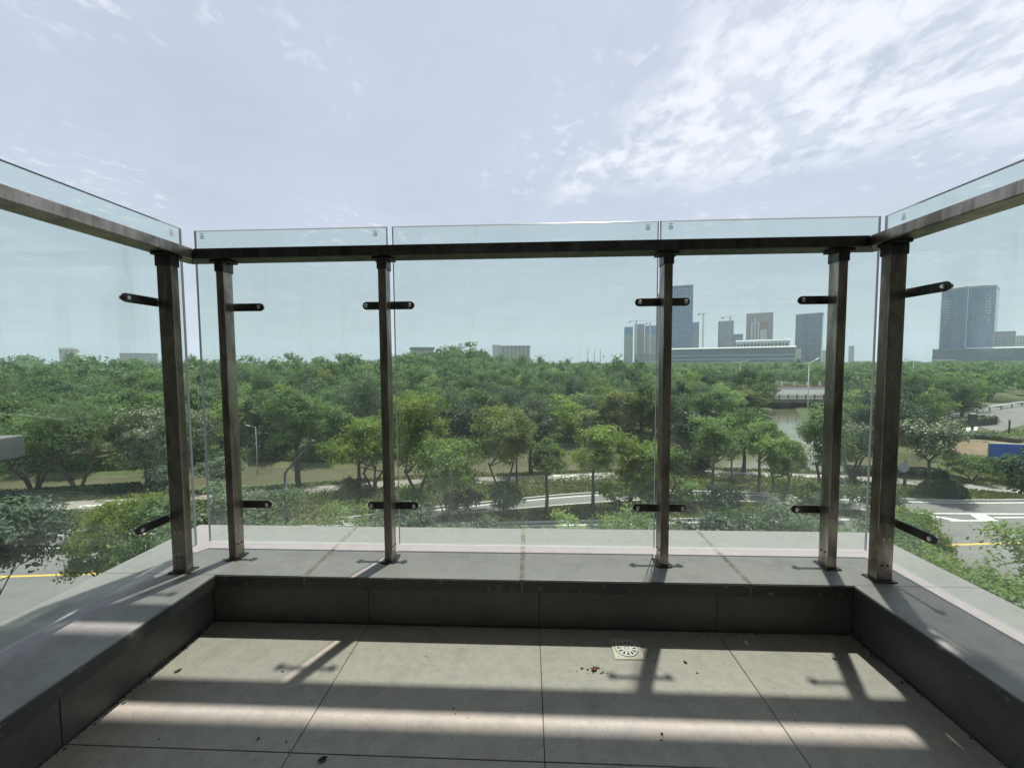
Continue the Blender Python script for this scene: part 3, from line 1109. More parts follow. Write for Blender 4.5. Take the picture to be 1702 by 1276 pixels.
def dead_leaf(x, y, s, rot, m, label, curl=0.3):
    V, F = [], []
    n = 7
    for i in range(n):
        t = i / (n - 1)
        wdt = s * 0.34 * math.sin(math.pi * min(max(t, 0.02), 0.98)) ** 0.8
        for k in (-1, 0, 1):
            lx, ly = (t - 0.5) * s, k * wdt
            z = 0.001 + s * curl * (abs(k) * 0.35 + (t - 0.5) ** 2)
            V.append((x + lx * math.cos(rot) - ly * math.sin(rot), y + lx * math.sin(rot) + ly * math.cos(rot), z))
    for i in range(n - 1):
        for k in range(2):
            a_ = i * 3 + k
            F.append((a_, a_ + 3, a_ + 4, a_ + 1))
    o_ = MB().add(V, F).build('dead_leaf', m)
    tag(o_, label, 'leaf', 'scraps lying on the balcony floor')


M_LBRN = simple('dry_red_brown_leaf', (0.22, 0.10, 0.06), (0.13, 0.07, 0.04), 60, 0.8)
M_LBLK = simple('blackened_leaf', (0.02, 0.018, 0.015), (0.04, 0.035, 0.03), 60, 0.8)
dead_leaf(0.192, 1.133, 0.020, 0.4, M_LBRN, 'crumpled red brown dead leaf lying in the sun near the floor drain', 0.5)
dead_leaf(0.473, 1.171, 0.013, 2.2, M_LBLK, 'small black dead leaf on sunlit tile to the right of the drain')
dead_leaf(-0.481, 0.842, 0.020, 0.5, M_LBLK, 'black dead leaf at the bottom tile joint in the shade')
dead_leaf(0.935, 1.201, 0.012, 2.6, M_LBLK, 'black leaf scrap on sunlit tile beside the rightmost post shadow')
dead_leaf(-0.737, 1.094, 0.008, 0.3, M_LBLK, 'tiny black scrap close to the leftmost post shadow on the floor')
dead_leaf(-1.053, 1.085, 0.018, 0.9, M_LBLK, 'dark scrap lying in the sun against the left skirting tiles')
dead_leaf(0.324, 0.934, 0.009, 1.2, M_LBLK, 'tiny dark scrap in the narrow strip of sun in front of the drain')
# dirt crumbs along the foot of the walls and over the tiles
drng = np.random.default_rng(9)
P = []
for _ in range(150):
    P.append((XLw + abs(drng.normal(0, 0.010)) + 0.002, drng.uniform(0.7, 1.3)))
for _ in range(90):
    P.append((XRw - abs(drng.normal(0, 0.010)) - 0.002, drng.uniform(0.7, 1.3)))
for _ in range(70):
    P.append((drng.uniform(XLw, XRw), YW - abs(drng.normal(0, 0.012)) - 0.003))
for _ in range(45):
    P.append((drng.uniform(-1.05, 1.05), drng.uniform(0.7, 1.27)))
for _ in range(50):
    P.append((drng.normal(0.192, 0.02), drng.normal(1.133, 0.014)))
cr = MB()
for x, y in P:
    if (x - dx) ** 2 + (y - dy) ** 2 < 0.06 ** 2:
        continue
    s = 0.0006 + drng.exponential(0.0008)
    s = min(s, 0.0035)
    an = drng.uniform(0, 6.28)
    cr.obox((x, y, s * 0.3), (s * math.cos(an), s * math.sin(an), 0), (-s * 0.6 * math.sin(an), s * 0.6 * math.cos(an), 0), (0, 0, s * 0.4))
stuff(cr.build('dirt_crumbs', M_GRIME_WELL))

# grey concrete pergola end at the far left, part of the next terrace
M_PERG = simple('weathered_grey_concrete', (0.105, 0.112, 0.12), (0.145, 0.152, 0.16), 2.5, 0.85)
pg = empty('concrete_pergola', (-12.5, 8.0, -3), 'grey concrete pergola beam end on a slim column beside the balcony', 'pergola')
MB().box(-15, -11.78, 8.0, 8.6, -1.20, -0.70).build('beam', M_PERG, pg, bevel=0.02)
MB().box(-13.3, -12.75, 8.08, 8.5, G, -1.202).build('column', M_PERG, pg, bevel=0.02)
# ================================================================== TREES
def tree_arrays(rng, H, W, zb, nleaf, size, lobes=18, down=0.0, lean=(0, 0), flat=0.8, ratio=0.55, shape='oval', stems=1, trunk_r=None, limbs=6, sparse=False):
    """crown quads, tints and a trunk MB for a tree H tall, W wide, crown from zb to H; origin at the foot"""
    a = W / 2
    c = (H - zb) / 2
    cz = (H + zb) / 2
    ctr = np.array([lean[0], lean[1], cz])
    d = rng.normal(size=(lobes, 3))
    d /= np.linalg.norm(d, axis=1)[:, None]
    rho = rng.uniform(0.40, 0.78, lobes)
    if shape == 'dome':
        d[:, 2] = np.abs(d[:, 2]) * 1.1 - 0.35
    LC = ctr + d * rho[:, None] * np.array([a, a, c])
    if shape == 'cone':
        tz = rng.uniform(0, 1, lobes)
        an = rng.uniform(0, 6.283, lobes)
        rr = a * (1 - tz * 0.85) * rng.uniform(0.2, 0.75, lobes)
        LC = np.stack([lean[0] + rr * np.cos(an), lean[1] + rr * np.sin(an), zb + tz * (H - zb) * 0.93], 1)
    m = min(a, c)
    LR = rng.uniform(0.32, 0.60, lobes) * m
    if shape == 'cone':
        LR = a * (1.05 - tz) * rng.uniform(0.35, 0.6, lobes) + 0.12
    LR = np.minimum(LR, np.maximum(H - LC[:, 2], 0.25 * m))
    LT = rng.uniform(0.0, 1.0, lobes)
    # small clumps on every lobe break up its outline
    ncl = max(4, int(nleaf / 34))
    pick = rng.choice(lobes, ncl, p=LR ** 2 / (LR ** 2).sum())
    q = rng.normal(size=(ncl, 3))
    q /= np.linalg.norm(q, axis=1)[:, None]
    q[:, 2] = np.where(q[:, 2] < -0.45, -q[:, 2] * 0.6, q[:, 2])
    CC = LC[pick] + q * (LR[pick] * rng.uniform(0.55, 1.12, ncl))[:, None] * np.array([1, 1, flat])
    CT = np.clip(LT[pick] * 0.4 + rng.uniform(-0.1, 1.1, ncl) * 0.6, 0, 1)
    cr_ = (size * 1.25 + 0.10 * LR[pick])
    k = rng.integers(0, ncl, nleaf)
    off = rng.normal(size=(nleaf, 3)) * 0.55
    P = CC[k] + off * cr_[k][:, None] * np.array([1, 1, 0.7])
    if down:
        P[:, 2] -= down * rng.uniform(0, 1, nleaf) ** 2 * m * 0.9
    out = P - (LC[pick][k] * 0.75 + ctr * 0.25)
    out /= np.linalg.norm(out, axis=1)[:, None] + 1e-6
    N = out * 0.85 + np.array([0, 0, 0.35]) + rng.normal(size=(nleaf, 3)) * 0.42
    N /= np.linalg.norm(N, axis=1)[:, None]
    L = size * rng.uniform(0.6, 1.35, nleaf)
    Q = leaf_quads(P, N, L, rng, ratio, down)
    tint = np.clip(CT[k] * 0.85 + rng.uniform(-0.12, 0.25, nleaf), 0, 1)
    # trunk and limbs
    tb = MB()
    r0 = trunk_r or (0.035 * H ** 0.8 + 0.03)
    order = np.argsort(-LR)[:limbs * 2]
    for s in range(stems):
        if stems > 1:
            an = 6.283 * s / stems + rng.uniform(-0.4, 0.4)
            fx_, fy_ = math.cos(an) * a * 0.35, math.sin(an) * a * 0.35
            rs = r0 * 0.6
        else:
            fx_, fy_ = lean[0] * 0.5, lean[1] * 0.5
            rs = r0
        fz = zb + c * 0.25
        j1, j2 = rng.uniform(-0.12, 0.12, 2)
        mid = (fx_ * 0.42 + j1, fy_ * 0.42 + j2, fz * 0.5)
        tb.tube([(fx_ * 0.05 * stems, fy_ * 0.05 * stems, -0.15), (mid[0] * 0.55, mid[1] * 0.55, fz * 0.22), mid, (fx_, fy_, fz)], [rs * 1.35, rs * 1.02, rs * 0.9, rs * 0.72], 8)
        mine = order[s::stems][:max(2, limbs // stems)]
        for li in mine:
            t_ = LC[li]
            st_ = np.array([fx_, fy_, fz]) * 0.86 + np.array(mid) * 0.14
            mm = (st_ + t_) / 2 + np.array([0, 0, -0.12 * c]) + rng.normal(size=3) * 0.06
            tb.tube([st_, mm, t_], [rs * 0.55, rs * 0.36, rs * 0.12], 6)
    return Q, tint, tb


def put_tree(name, x, y, meshes, label, cat, group=None, z=None, rot=0, sc=(1, 1, 1)):
    zz = G + (float(hill(np.array(x), np.array(y))) if z is None else z)
    e_ = empty(name, (x, y, zz), label, cat, group)
    e_.rotation_euler = (0, 0, rot)
    e_.scale = sc
    for nm, me_ in meshes:
        o_ = bpy.data.objects.new(nm, me_)
        COL.objects.link(o_)
        o_.parent = e_
    return e_


def tree(name, x, y, H, W, zb, m, label, size=0.16, nleaf=5200, cat='tree', group=None, seed=1, **kw):
    rng = np.random.default_rng(seed)
    Q, tint, tb = tree_arrays(rng, H, W, zb, nleaf, size, **kw)
    tb_me = tb.mesh('trunk', M_BARK)
    tb_me.polygons.foreach_set('use_smooth', [True] * len(tb_me.polygons))
    return put_tree(name, x, y, [('trunk', tb_me), ('crown', quads_mesh('crown', Q, tint, m))], label, cat, group)


# ---- trees on the verge below the balcony, near side of the road
VG = 'trees on the verge below the balcony'
verge = [
    (-19.6, 13.0, 7.8, 3.7, 'dark', 'dark green tree at the far left standing before the road with the yellow line'),
    (-16.3, 15.0, 7.6, 3.7, 'yg', 'pale green feathery tree hiding the road just left of the left corner post'),
    (-16.6, 14.2, 6.5, 2.1, 'yg', 'lower pale green tree at the roadside beside the gap that shows the yellow line'),
    (-13.3, 13.2, 8.0, 2.5, 'mid', 'bushy green tree directly behind the left corner post low down'),
    (-11.6, 14.0, 8.3, 1.9, 'grey', 'blue green shrubby tree seen between the two posts of the left corner'),
    (-10.4, 14.6, 7.8, 2.3, 'grey', 'blue green bushy tree top beside the foot of the first front post'),
    (-8.5, 13.2, 7.2, 1.8, 'mid', 'low green tree top under the tall street lamp'),
    (-7.4, 15.0, 7.3, 3.7, 'yg', 'wide yellow green tree top low in the left front pane'),
    (-5.2, 15.0, 7.2, 1.8, 'grey', 'grey green tree top just right of the second front post'),
    (-3.1, 13.0, 7.1, 1.9, 'yg', 'thin stemmed light green tree top left in the middle pane'),
    (-2.1, 15.5, 6.4, 2.2, 'grey', 'low grey green tree top beneath the forked street tree'),
    (1.6, 15.0, 6.9, 2.8, 'yg', 'open branched light green tree top in the middle pane right of the round tree'),
    (4.1, 15.5, 7.3, 2.8, 'yg', 'pale yellow green tree top next to the third front post'),
    (5.4, 14.0, 7.0, 1.6, 'mid', 'green tree top hidden partly by the third front post'),
    (7.0, 15.5, 6.7, 2.0, 'dark', 'dark leafy tree top at the dry grass patch right of the third post'),
    (9.2, 16.0, 6.8, 2.3, 'mid', 'bushy green tree top low in the right front pane'),
    (10.7, 15.5, 7.3, 2.0, 'grey', 'grey green tree top beside the lower clamp of the fourth front post'),
    (12.0, 14.5, 7.4, 1.9, 'mid', 'dense green tree top between the two posts of the right corner'),
    (12.7, 12.4, 6.7, 2.3, 'yg', 'feathery light green tree top under the clamp of the right side post'),
    (9.4, 8.2, 8.5, 1.9, 'yg', 'light green tree top close beyond the right coping'),
    (11.6, 9.6, 9.0, 2.9, 'yg', 'large pale green tree top filling the lower right corner beyond the glass'),
    (21.4, 17.0, 9.0, 2.4, 'dark', 'dark pine like tree at the right edge in front of the road junction'),
    (14.9, 15.5, 6.9, 1.6, 'yg', 'small loose green tree at the white splitter markings'),
]
KM = {'dark': L_DARK, 'yg': L_YG, 'mid': L_MID, 'grey': L_GREY, 'rust': L_RUST, 'pale': L_PALE, 'fresh': L_FRESH}
for i, (x, y, H, W, k, lb) in enumerate(verge):
    kw = dict(size=0.14 if y > 12 else 0.12, nleaf=int(5000 + 1300 * W), ratio=0.42, lobes=10 + int(W * 2.5), flat=0.75, trunk_r=0.075)
    if k == 'dark':
        kw.update(size=0.19, ratio=0.42, nleaf=int(9000 + 2200 * W))
    if -11 < x < -1 or 8 < x < 14 and y > 12:
        W *= 1.75
    elif abs(x) < 15:
        W *= 1.4
    zb = max(1.2, H - W * (1.15 if W < 3 else 1.0))
    tree('verge_tree', x, y, H, W, zb, KM[k], lb, group=VG, seed=100 + i, stems=2 if i % 3 == 0 else 1, **kw)

# ---- street and waterside trees
SG = 'trees between the road and the pond'
street = [
    (-48.6, 36.0, 8.4, 8.8, 2.2, 'mid', 'multi stemmed tree with low wide crown at the left pond edge', dict(stems=4, shape='dome', lobes=26)),
    (-44.6, 36.4, 8.9, 8.3, 2.4, 'mid', 'multi stemmed spreading tree above the dark hedge at the pond', dict(stems=4, shape='dome', lobes=26)),
    (-39.4, 38.4, 8.9, 6.4, 1.6, 'pale', 'tree with pale glinting leaves behind the left corner railing', dict(size=0.2, sparse=True)),
    (-36.4, 37.2, 2.7, 3.6, 0.2, 'dark', 'low dark evergreen shrub at the waterside left of the corner post', dict()),
    (-31.0, 37.6, 3.4, 4.2, 0.3, 'grey', 'blue green rounded shrub seen behind the first front post', dict()),
    (-23.6, 38.6, 10.4, 6.2, 3.4, 'mid', 'tall slender tree standing behind the street lamp', dict(lobes=16)),
    (-15.3, 37.3, 7.6, 6.2, 1.4, 'yg', 'bright yellow green tree with leaning stems in the left front pane', dict(stems=3, lean=(-0.8, 0), lobes=24)),
    (-18.3, 41.0, 6.4, 3.4, 2.0, 'mid', 'short tree with single stem at the pond edge beside the leaning tree', dict()),
    (-17.4, 36.6, 1.6, 2.6, 0.1, 'yg', 'small yellow green bush on the bank beside the lamp pole', dict(lobes=8, nleaf=1500)),
    (-9.9, 33.6, 10.8, 5.4, 2.0, 'yg', 'tall yellow green tree right of the second front post', dict(stems=2, lobes=24)),
    (-6.6, 30.7, 6.9, 5.8, 1.8, 'yg', 'broad yellow green tree with thin slanting stems in the middle pane', dict(stems=4, lobes=22, trunk_r=0.09)),
    (-7.9, 43.0, 8.6, 6.0, 2.4, 'dark', 'dark purple green broadleaf tree behind the yellow green ones', dict(size=0.24)),
    (-2.4, 33.0, 9.2, 5.6, 3.3, 'rust', 'tall forked tree with browning top at the slip road kerb', dict(stems=2, lobes=20, trunk_r=0.15)),
    (-1.2, 38.2, 7.0, 3.2, 3.4, 'mid', 'slim tree with thin trunk behind the forked tree', dict(trunk_r=0.10)),
    (1.4, 31.9, 6.4, 3.7, 3.0, 'yg', 'small round headed tree with clean trunk in the middle pane', dict(lobes=20, trunk_r=0.15, flat=0.9)),
    (0.2, 44.2, 8.0, 5.6, 2.4, 'dark', 'dark rounded tree at the water behind the round headed tree', dict()),
    (5.4, 33.0, 7.9, 4.9, 2.9, 'yg', 'oval yellow green tree with dark fork right of the round headed tree', dict(lobes=20, trunk_r=0.15)),
    (8.8, 34.0, 6.2, 4.0, 1.6, 'yg', 'light green tree with lobed crown left of the third front post', dict(stems=3)),
    (10.4, 33.4, 6.3, 4.2, 1.4, 'yg', 'light green tree half hidden by the third front post', dict(stems=2)),
    (12.9, 36.0, 5.4, 3.9, 1.0, 'fresh', 'low light green tree just right of the third front post', dict(stems=2)),
    (17.0, 36.5, 7.9, 4.6, 2.8, 'fresh', 'big egg shaped green tree with dark trunk in the right front pane', dict(lobes=26, flat=0.9, trunk_r=0.16)),
    (18.4, 45.4, 6.9, 4.6, 2.4, 'dark', 'dark leafy tree with two thin trunks at the pond left of the egg shaped tree', dict(stems=2, size=0.22)),
    (20.8, 40.8, 5.0, 2.8, 2.4, 'dark', 'thin trunked dark tree between the egg shaped and the bright tree', dict(trunk_r=0.11)),
    (21.9, 38.0, 7.4, 3.6, 2.7, 'yg', 'bright green narrow tree right of the egg shaped tree', dict(lobes=18, trunk_r=0.14)),
    (24.2, 44.9, 7.6, 4.8, 2.0, 'mid', 'green tree at the water behind the bright narrow tree', dict()),
    (19.7, 31.2, 7.5, 3.8, 3.0, 'fresh', 'forked street tree with thick light trunk in the right front pane', dict(stems=2, lobes=20, trunk_r=0.17)),
    (25.9, 40.8, 4.4, 3.0, 2.0, 'mid', 'short thin tree in the hedge behind the forked tree', dict(trunk_r=0.11)),
    (26.6, 36.4, 8.9, 4.8, 2.5, 'fresh', 'tall loose green tree left of the fourth front post', dict(lobes=20, stems=2)),
    (33.1, 41.2, 7.2, 4.9, 1.8, 'pale', 'tree with silvery leaves between the two right corner posts', dict(size=0.2, stems=3)),
    (27.2, 31.4, 3.6, 3.4, 0.3, 'grey', 'blue green shrub low between the right corner posts', dict(stems=3, nleaf=3000)),
    (23.0, 31.4, 3.2, 3.6, 0.2, 'mid', 'leafy shrub on the grass below the lower right clamp', dict(stems=3, nleaf=2600)),
    (16.0, 32.8, 2.4, 3.0, 0.1, 'dark', 'dark green bush beside the bare patch right of the third post', dict(stems=2, nleaf=2600)),
    (-9.6, 30.4, 3.0, 3.2, 0.2, 'fresh', 'light green shrub left of the slanting stems on the road island', dict(stems=3, nleaf=2600)),
    (-5.4, 30.6, 2.6, 3.0, 0.2, 'grey', 'low grey green shrub below the broad yellow green tree', dict(stems=3, nleaf=2400)),
    (7.3, 32.6, 3.1, 3.0, 0.5, 'yg', 'open yellow green sapling before the oval tree on the dry lawn', dict(stems=3, nleaf=2400)),
    (9.7, 33.0, 3.0, 3.2, 0.3, 'fresh', 'light green sapling just left of the foot of the third front post', dict(stems=3, nleaf=2600)),
    (13.6, 33.5, 2.7, 3.0, 0.2, 'fresh', 'light green shrub just right of the third front post at the slip road', dict(stems=3, nleaf=2400)),
    (21.4, 33.0, 3.2, 3.2, 0.3, 'yg', 'yellow green shrub between the forked tree and the fourth front post', dict(stems=3, nleaf=2600)),
    (-1.9, 30.6, 3.7, 2.3, 0.4, 'grey', 'blue grey shrub at the foot of the forked tree', dict(stems=3, nleaf=2600)),
    (37.4, 38.0, 7.6, 4.8, 2.6, 'pale', 'tree with white glinting leaves right of the right side post', dict(size=0.22, lobes=16, trunk_r=0.14)),
    (41.6, 47.6, 9.8, 7.2, 2.2, 'dark', 'large dark tree with thick trunk behind the right side post', dict(lobes=24)),
    (46.0, 42.2, 2.5, 6.0, 0.5, 'mid', 'low spreading tree over the lawn right of the glinting tree', dict(shape='dome', lobes=18, stems=3)),
    (49.2, 41.3, 3.15, 3.6, 0.4, 'mid', 'low bushy tree growing in front of the blue panel', dict(shape='dome', lobes=18, stems=3)),
    (55.5, 44.0, 4.0, 6.0, 0.7, 'yg', 'light green spreading tree at the right end of the blue panel', dict(shape='dome', lobes=16, stems=2)),
]
for i, (x, y, H, W, zb, k, lb, kw) in enumerate(street):
    W *= 0.94 if (W < 5.2 and H > 5) else 1.10
    kk = dict(size=0.21, nleaf=int(3600 + 160 * W * H), flat=0.8)
    kk.update(kw)
    is_shrub = H < 4 and zb < 0.5
    tree('shrub' if is_shrub else 'street_tree', x, y, H, W, zb, KM[k], lb, cat='shrub' if is_shrub else 'tree', group='shrubs between the road and the pond' if is_shrub else SG, seed=300 + i, **kk)

# ---- clipped hedges
def hedge(pts, wdt, h, label, seed, m=L_DARK, round_=False, n=2600):
    rng = np.random.default_rng(seed)
    L = smooth_line(pts, 10)
    A = np.array(L)
    k = rng.integers(0, len(A) - 1, n)
    t = rng.uniform(0, 1, n)[:, None]
    c = A[k] * (1 - t) + A[k + 1] * t
    th = rng.uniform(0, math.pi, n)
    d = A[k + 1] - A[k]
    d /= np.linalg.norm(d, axis=1)[:, None] + 1e-9
    nrm = np.stack([-d[:, 1], d[:, 0]], 1)
    sq = 0.45
    cs = np.sign(np.cos(th)) * np.abs(np.cos(th)) ** sq
    sn = np.abs(np.sin(th)) ** sq
    rr = rng.uniform(0.86, 1.06, n)
    Pp = np.column_stack([c + nrm * (cs * rr * wdt / 2)[:, None], sn * rr * h])
    N = np.column_stack([nrm * (cs * 0.8)[:, None], sn]) + rng.normal(size=(n, 3)) * 0.45
    N /= np.linalg.norm(N, axis=1)[:, None]
    org = A.mean(0)
    Pp[:, :2] -= org
    Q = leaf_quads(Pp, N, 0.26 * rng.uniform(0.6, 1.3, n), rng)
    e_ = empty('hedge', (org[0], org[1], G), label, 'hedge', 'clipped hedges by the waterside path')
    core = MB()
    lw = [(p[0] - org[0], p[1] - org[1]) for p in offset(L, -wdt * 0.36)]
    rw = [(p[0] - org[0], p[1] - org[1]) for p in offset(L, wdt * 0.36)]
    vs = []
    for p, q in zip(lw, rw):
        vs += [(p[0], p[1], 0), (q[0], q[1], 0), (q[0], q[1], h * 0.8), (p[0], p[1], h * 0.8)]
    fs = []
    for i in range(len(lw) - 1):
        for k2 in range(4):
            k3 = (k2 + 1) % 4
            fs.append((4 * i + k2, 4 * i + k3, 4 * i + 4 + k3, 4 * i + 4 + k2))
    fs += [(3, 2, 1, 0), tuple(4 * (len(lw) - 1) + q for q in range(4))]
    core.add(vs, fs)
    for nm, me_ in (('stems', core.mesh('stems', M_BARK)), ('foliage', quads_mesh('foliage', Q, rng.uniform(0, 1, n), m))):
        o_ = bpy.data.objects.new(nm, me_)
        COL.objects.link(o_)
        o_.parent = e_


hedge([(-58, 32.6), (-47.5, 34.4), (-42.3, 35.6), (-38.6, 36.6)], 1.2, 0.9, 'long dark clipped hedge along the left pond edge', 1, n=3600)
hedge([(35.0, 44.2), (40, 43.9), (44, 43.0)], 1.3, 0.9, 'dark clipped hedge beyond the path right of the right side post', 2)
hedge([(58, 64.5), (66, 65.0), (73, 63.5)], 2.2, 1.0, 'dark low hedge behind the bare soil mound', 3)
hedge([(70, 74), (80, 76.5), (90, 80)], 2.4, 1.6, 'dark hedge in front of the far side street', 4)
hedge([(70.5, 60), (75, 61.5), (80, 61.5)], 4.2, 1.2, 'broad green hedge bed at the right of the soil mound', 5, L_MID)
# clipped dome bush by the right kerb
rng = np.random.default_rng(77)
n = 3600
d = rng.normal(size=(n, 3)); d /= np.linalg.norm(d, axis=1)[:, None]; d[:, 2] = np.abs(d[:, 2])
rr = rng.uniform(0.9, 1.03, n)[:, None]
Pp = d * rr * np.array([2.1, 1.3, 1.65])
N = d + rng.normal(size=(n, 3)) * 0.4; N /= np.linalg.norm(N, axis=1)[:, None]
bs = empty('clipped_bush', (37.9, 37.2, G), 'dark clipped dome shaped bush at the right kerb', 'bush')
core = MB()
core.tube([(0, 0, 0), (0, 0, 0.7), (0, 0, 1.3)], [1.1, 1.0, 0.5], 12)
for nm, me_ in (('stems', core.mesh('stems', M_BARK)), ('foliage', quads_mesh('foliage', leaf_quads(Pp, N, 0.19 * rng.uniform(0.6, 1.3, n), rng), rng.uniform(0, 0.8, n), L_DARK))):
    o_ = bpy.data.objects.new(nm, me_); COL.objects.link(o_); o_.parent = bs

# ---- ground cover and grass nobody could count
sfA, snA = np.array(SF), np.array(SN)


def band(n, rng, x0, x1, flo, fhi):
    x = rng.uniform(x0, x1, n)
    lo, hi_ = flo(x), fhi(x)
    y = lo + (hi_ - lo) * rng.uniform(0, 1, n)
    ok = hi_ > lo
    return np.column_stack([x, y])[ok]


f_sf = lambda x: np.interp(x, sfA[:, 0], sfA[:, 1])
f_sn = lambda x: np.interp(x, snA[:, 0], snA[:, 1])
f_pc = lambda x: np.interp(x, PCa[:, 0], PCa[:, 1])
f_k = lambda x: 30.0 + 0.075 * x
rng = np.random.default_rng(21)
B = band(26000, rng, -34, 36, lambda x: np.maximum(f_sf(np.maximum(x, -15)) + 0.35, f_k(x) + 0.6), lambda x: f_pc(x) - 1.35)
hN = 0.5 + 0.5 * np.sin(B[:, 0] * 0.9 + np.sin(B[:, 1] * 1.3) * 2) * np.cos(B[:, 1] * 1.1 + B[:, 0] * 0.23)
hgt = np.where(B[:, 0] < 34, 0.18 + 0.55 * hN, 0.1)
P = np.column_stack([B, G + hgt * rng.uniform(0.15, 1.0, len(B)) ** 0.6])
N = np.array([0, -0.25, 0.8]) + rng.normal(size=(len(B), 3)) * 0.5
N /= np.linalg.norm(N, axis=1)[:, None]
me = quads_mesh('ground_cover', leaf_quads(P, N, 0.24 * rng.uniform(0.6, 1.3, len(B)), rng), np.clip(hN * 0.6 + rng.uniform(-0.1, 0.5, len(B)), 0, 1), L_COVER)
stuff(link('ground_cover', me))

parts = [band(15000, rng, -12, 30, lambda x: f_k(x) + 0.3, lambda x: f_sn(x) - 0.35),
         band(9000, rng, -60, -12, lambda x: f_k(x) + 0.3, lambda x: f_pc(x) - 1.4),
         band(7000, rng, 33, 60, lambda x: f_sf(x) + 0.3, lambda x: np.where(x < 47, f_pc(x) - 1.4, 46.0)),
         band(8000, rng, -60, 46, lambda x: f_pc(x) + 1.3, lambda x: f_pc(x) + 2.6),
         band(9000, rng, 44, 100, lambda x: 44 + 0.0 * x, lambda x: 62 + 0.25 * (x - 40)),
         band(5000, rng, -60, -12, lambda x: f_k(x) - 14.5 + 0.0 * x - 3, lambda x: f_k(x) - 14.2)]
B = np.concatenate(parts)
B = B[~in_poly(B, POND)]
keep = ((B[:, 0] - 64) / 8) ** 2 + ((B[:, 1] - 58) / 6) ** 2 > 1
B = B[keep]
dryness = 0.5 + 0.5 * np.sin(B[:, 0] * 0.33 + 1.0) * np.cos(B[:, 1] * 0.5)
P = np.column_stack([B, np.full(len(B), G + 0.08)])
N = rng.normal(size=(len(B), 3)) * np.array([1, 1, 0.35]) + np.array([0, -0.3, 0.5])
N /= np.linalg.norm(N, axis=1)[:, None]
me = quads_mesh('grass', leaf_quads(P, N, 0.30 * rng.uniform(0.6, 1.3, len(B)), rng, 0.45), np.clip(dryness * 0.7 + rng.uniform(0, 0.4, len(B)), 0, 1), L_GRASS)
stuff(link('grass', me))

rng = np.random.default_rng(41)
far_shore = [(-80, 40.2), (-58.3, 42.8), (-47.7, 44.4), (-34.5, 49.2), (-25.0, 48.2), (-6.7, 55.0), (4.7, 60.9), (20.1, 61.0), (34, 70), (49.0, 84.0)]
A = np.array(smooth_line(far_shore, 12))
n = 16000
k = rng.integers(0, len(A) - 1, n)
c = A[k] + (A[k + 1] - A[k]) * rng.uniform(0, 1, n)[:, None]
back_off = rng.exponential(1.6, n)
c[:, 1] += back_off
c[:, 0] += rng.normal(0, 0.4, n)
lump = 0.5 + 0.5 * np.sin(c[:, 0] * 0.7 + 2 * np.sin(c[:, 0] * 0.23)) * np.cos(c[:, 1] * 0.6)
P = np.column_stack([c, G + (0.3 + 2.3 * lump) * rng.uniform(0.02, 1.0, n)])
N = np.array([0, -0.4, 0.6]) + rng.normal(size=(n, 3)) * 0.5
N /= np.linalg.norm(N, axis=1)[:, None]
me = quads_mesh('bank_undergrowth', leaf_quads(P, N, 0.42 * rng.uniform(0.6, 1.3, n), rng), np.clip(lump * 0.7 + rng.uniform(-0.2, 0.4, n), 0, 1), L_MID)
stuff(link('bank_undergrowth', me))

# ================================================================== THE WOOD BEYOND THE POND
protos = []
specs = [('mid', 10, 8.0, 0.8, dict(lobes=17)), ('mid', 10, 7.0, 0.6, dict(lobes=15)), ('yg', 10, 7.4, 0.7, dict(lobes=16)), ('dark', 10, 7.6, 0.8, dict(lobes=16)),
         ('grey', 10, 8.0, 0.4, dict(lobes=18, down=0.5, ratio=0.3)), ('dark', 10, 4.6, 0.5, dict(shape='cone', lobes=26)), ('mid', 10, 9.0, 1.4, dict(shape='dome', lobes=18)), ('rust', 10, 6.6, 0.8, dict(lobes=14))]
for i, (k, H, W, zb, kw) in enumerate(specs):
    rng = np.random.default_rng(500 + i)
    kk = dict(size=0.36, flat=0.8)
    kk.update(kw)
    Q, tint, tb = tree_arrays(rng, H, W, zb, 6500, **kk)
    protos.append((k, tb.mesh('trunk', M_BARK), quads_mesh('crown', Q, tint, KM[k])))
KIND_TXT = ['round green tree', 'narrow green tree', 'yellow green tree', 'dark broad tree', 'grey green willowy tree', 'dark pointed conifer', 'flat topped green tree', 'brownish tree']

WG = 'trees of the wood beyond the pond'
frng = np.random.default_rng(31)
placed = []


def try_place(x, y, r):
    for (a_, b_, c_) in placed:
        if (a_ - x) ** 2 + (b_ - y) ** 2 < ((r + c_) * 0.5) ** 2:
            return False
    placed.append((x, y, r))
    return True


def depth_of(x, y):
    return -0.0427 * x + 0.9976 * y


# placed where the photograph shows one by name
special = [(-24.5, 56.0, 12.6, 8.6, 4, 'tall rounded grey green willow left of the second front post'),
           (-12.3, 56.5, 10.6, 7.2, 4, 'rounded pale willow rising behind the yellow green trees'),
           (-38.0, 60.0, 10.5, 7.6, 2, 'light green tree on the far bank behind the first front post'),
           (14.5, 64.0, 9.2, 6.0, 7, 'reddish brown tinged tree on the far bank left of the third post'),
           (55.5, 62.8, 8.6, 7.4, 2, 'yellow green tree at the left end of the soil mound'),
           (92, 118, 10, 9, 3, 'dark tree overhanging the left end of the white bridge railing')]
for (x, y, H, W, k, lb) in special:
    try_place(x, y, W * 0.8)
    put_tree('woodland_tree', x, y, [('trunk', protos[k][1]), ('crown', protos[k][2])], lb, 'tree', WG, rot=x, sc=(W / specs[k][2], W / specs[k][2], H / 10))


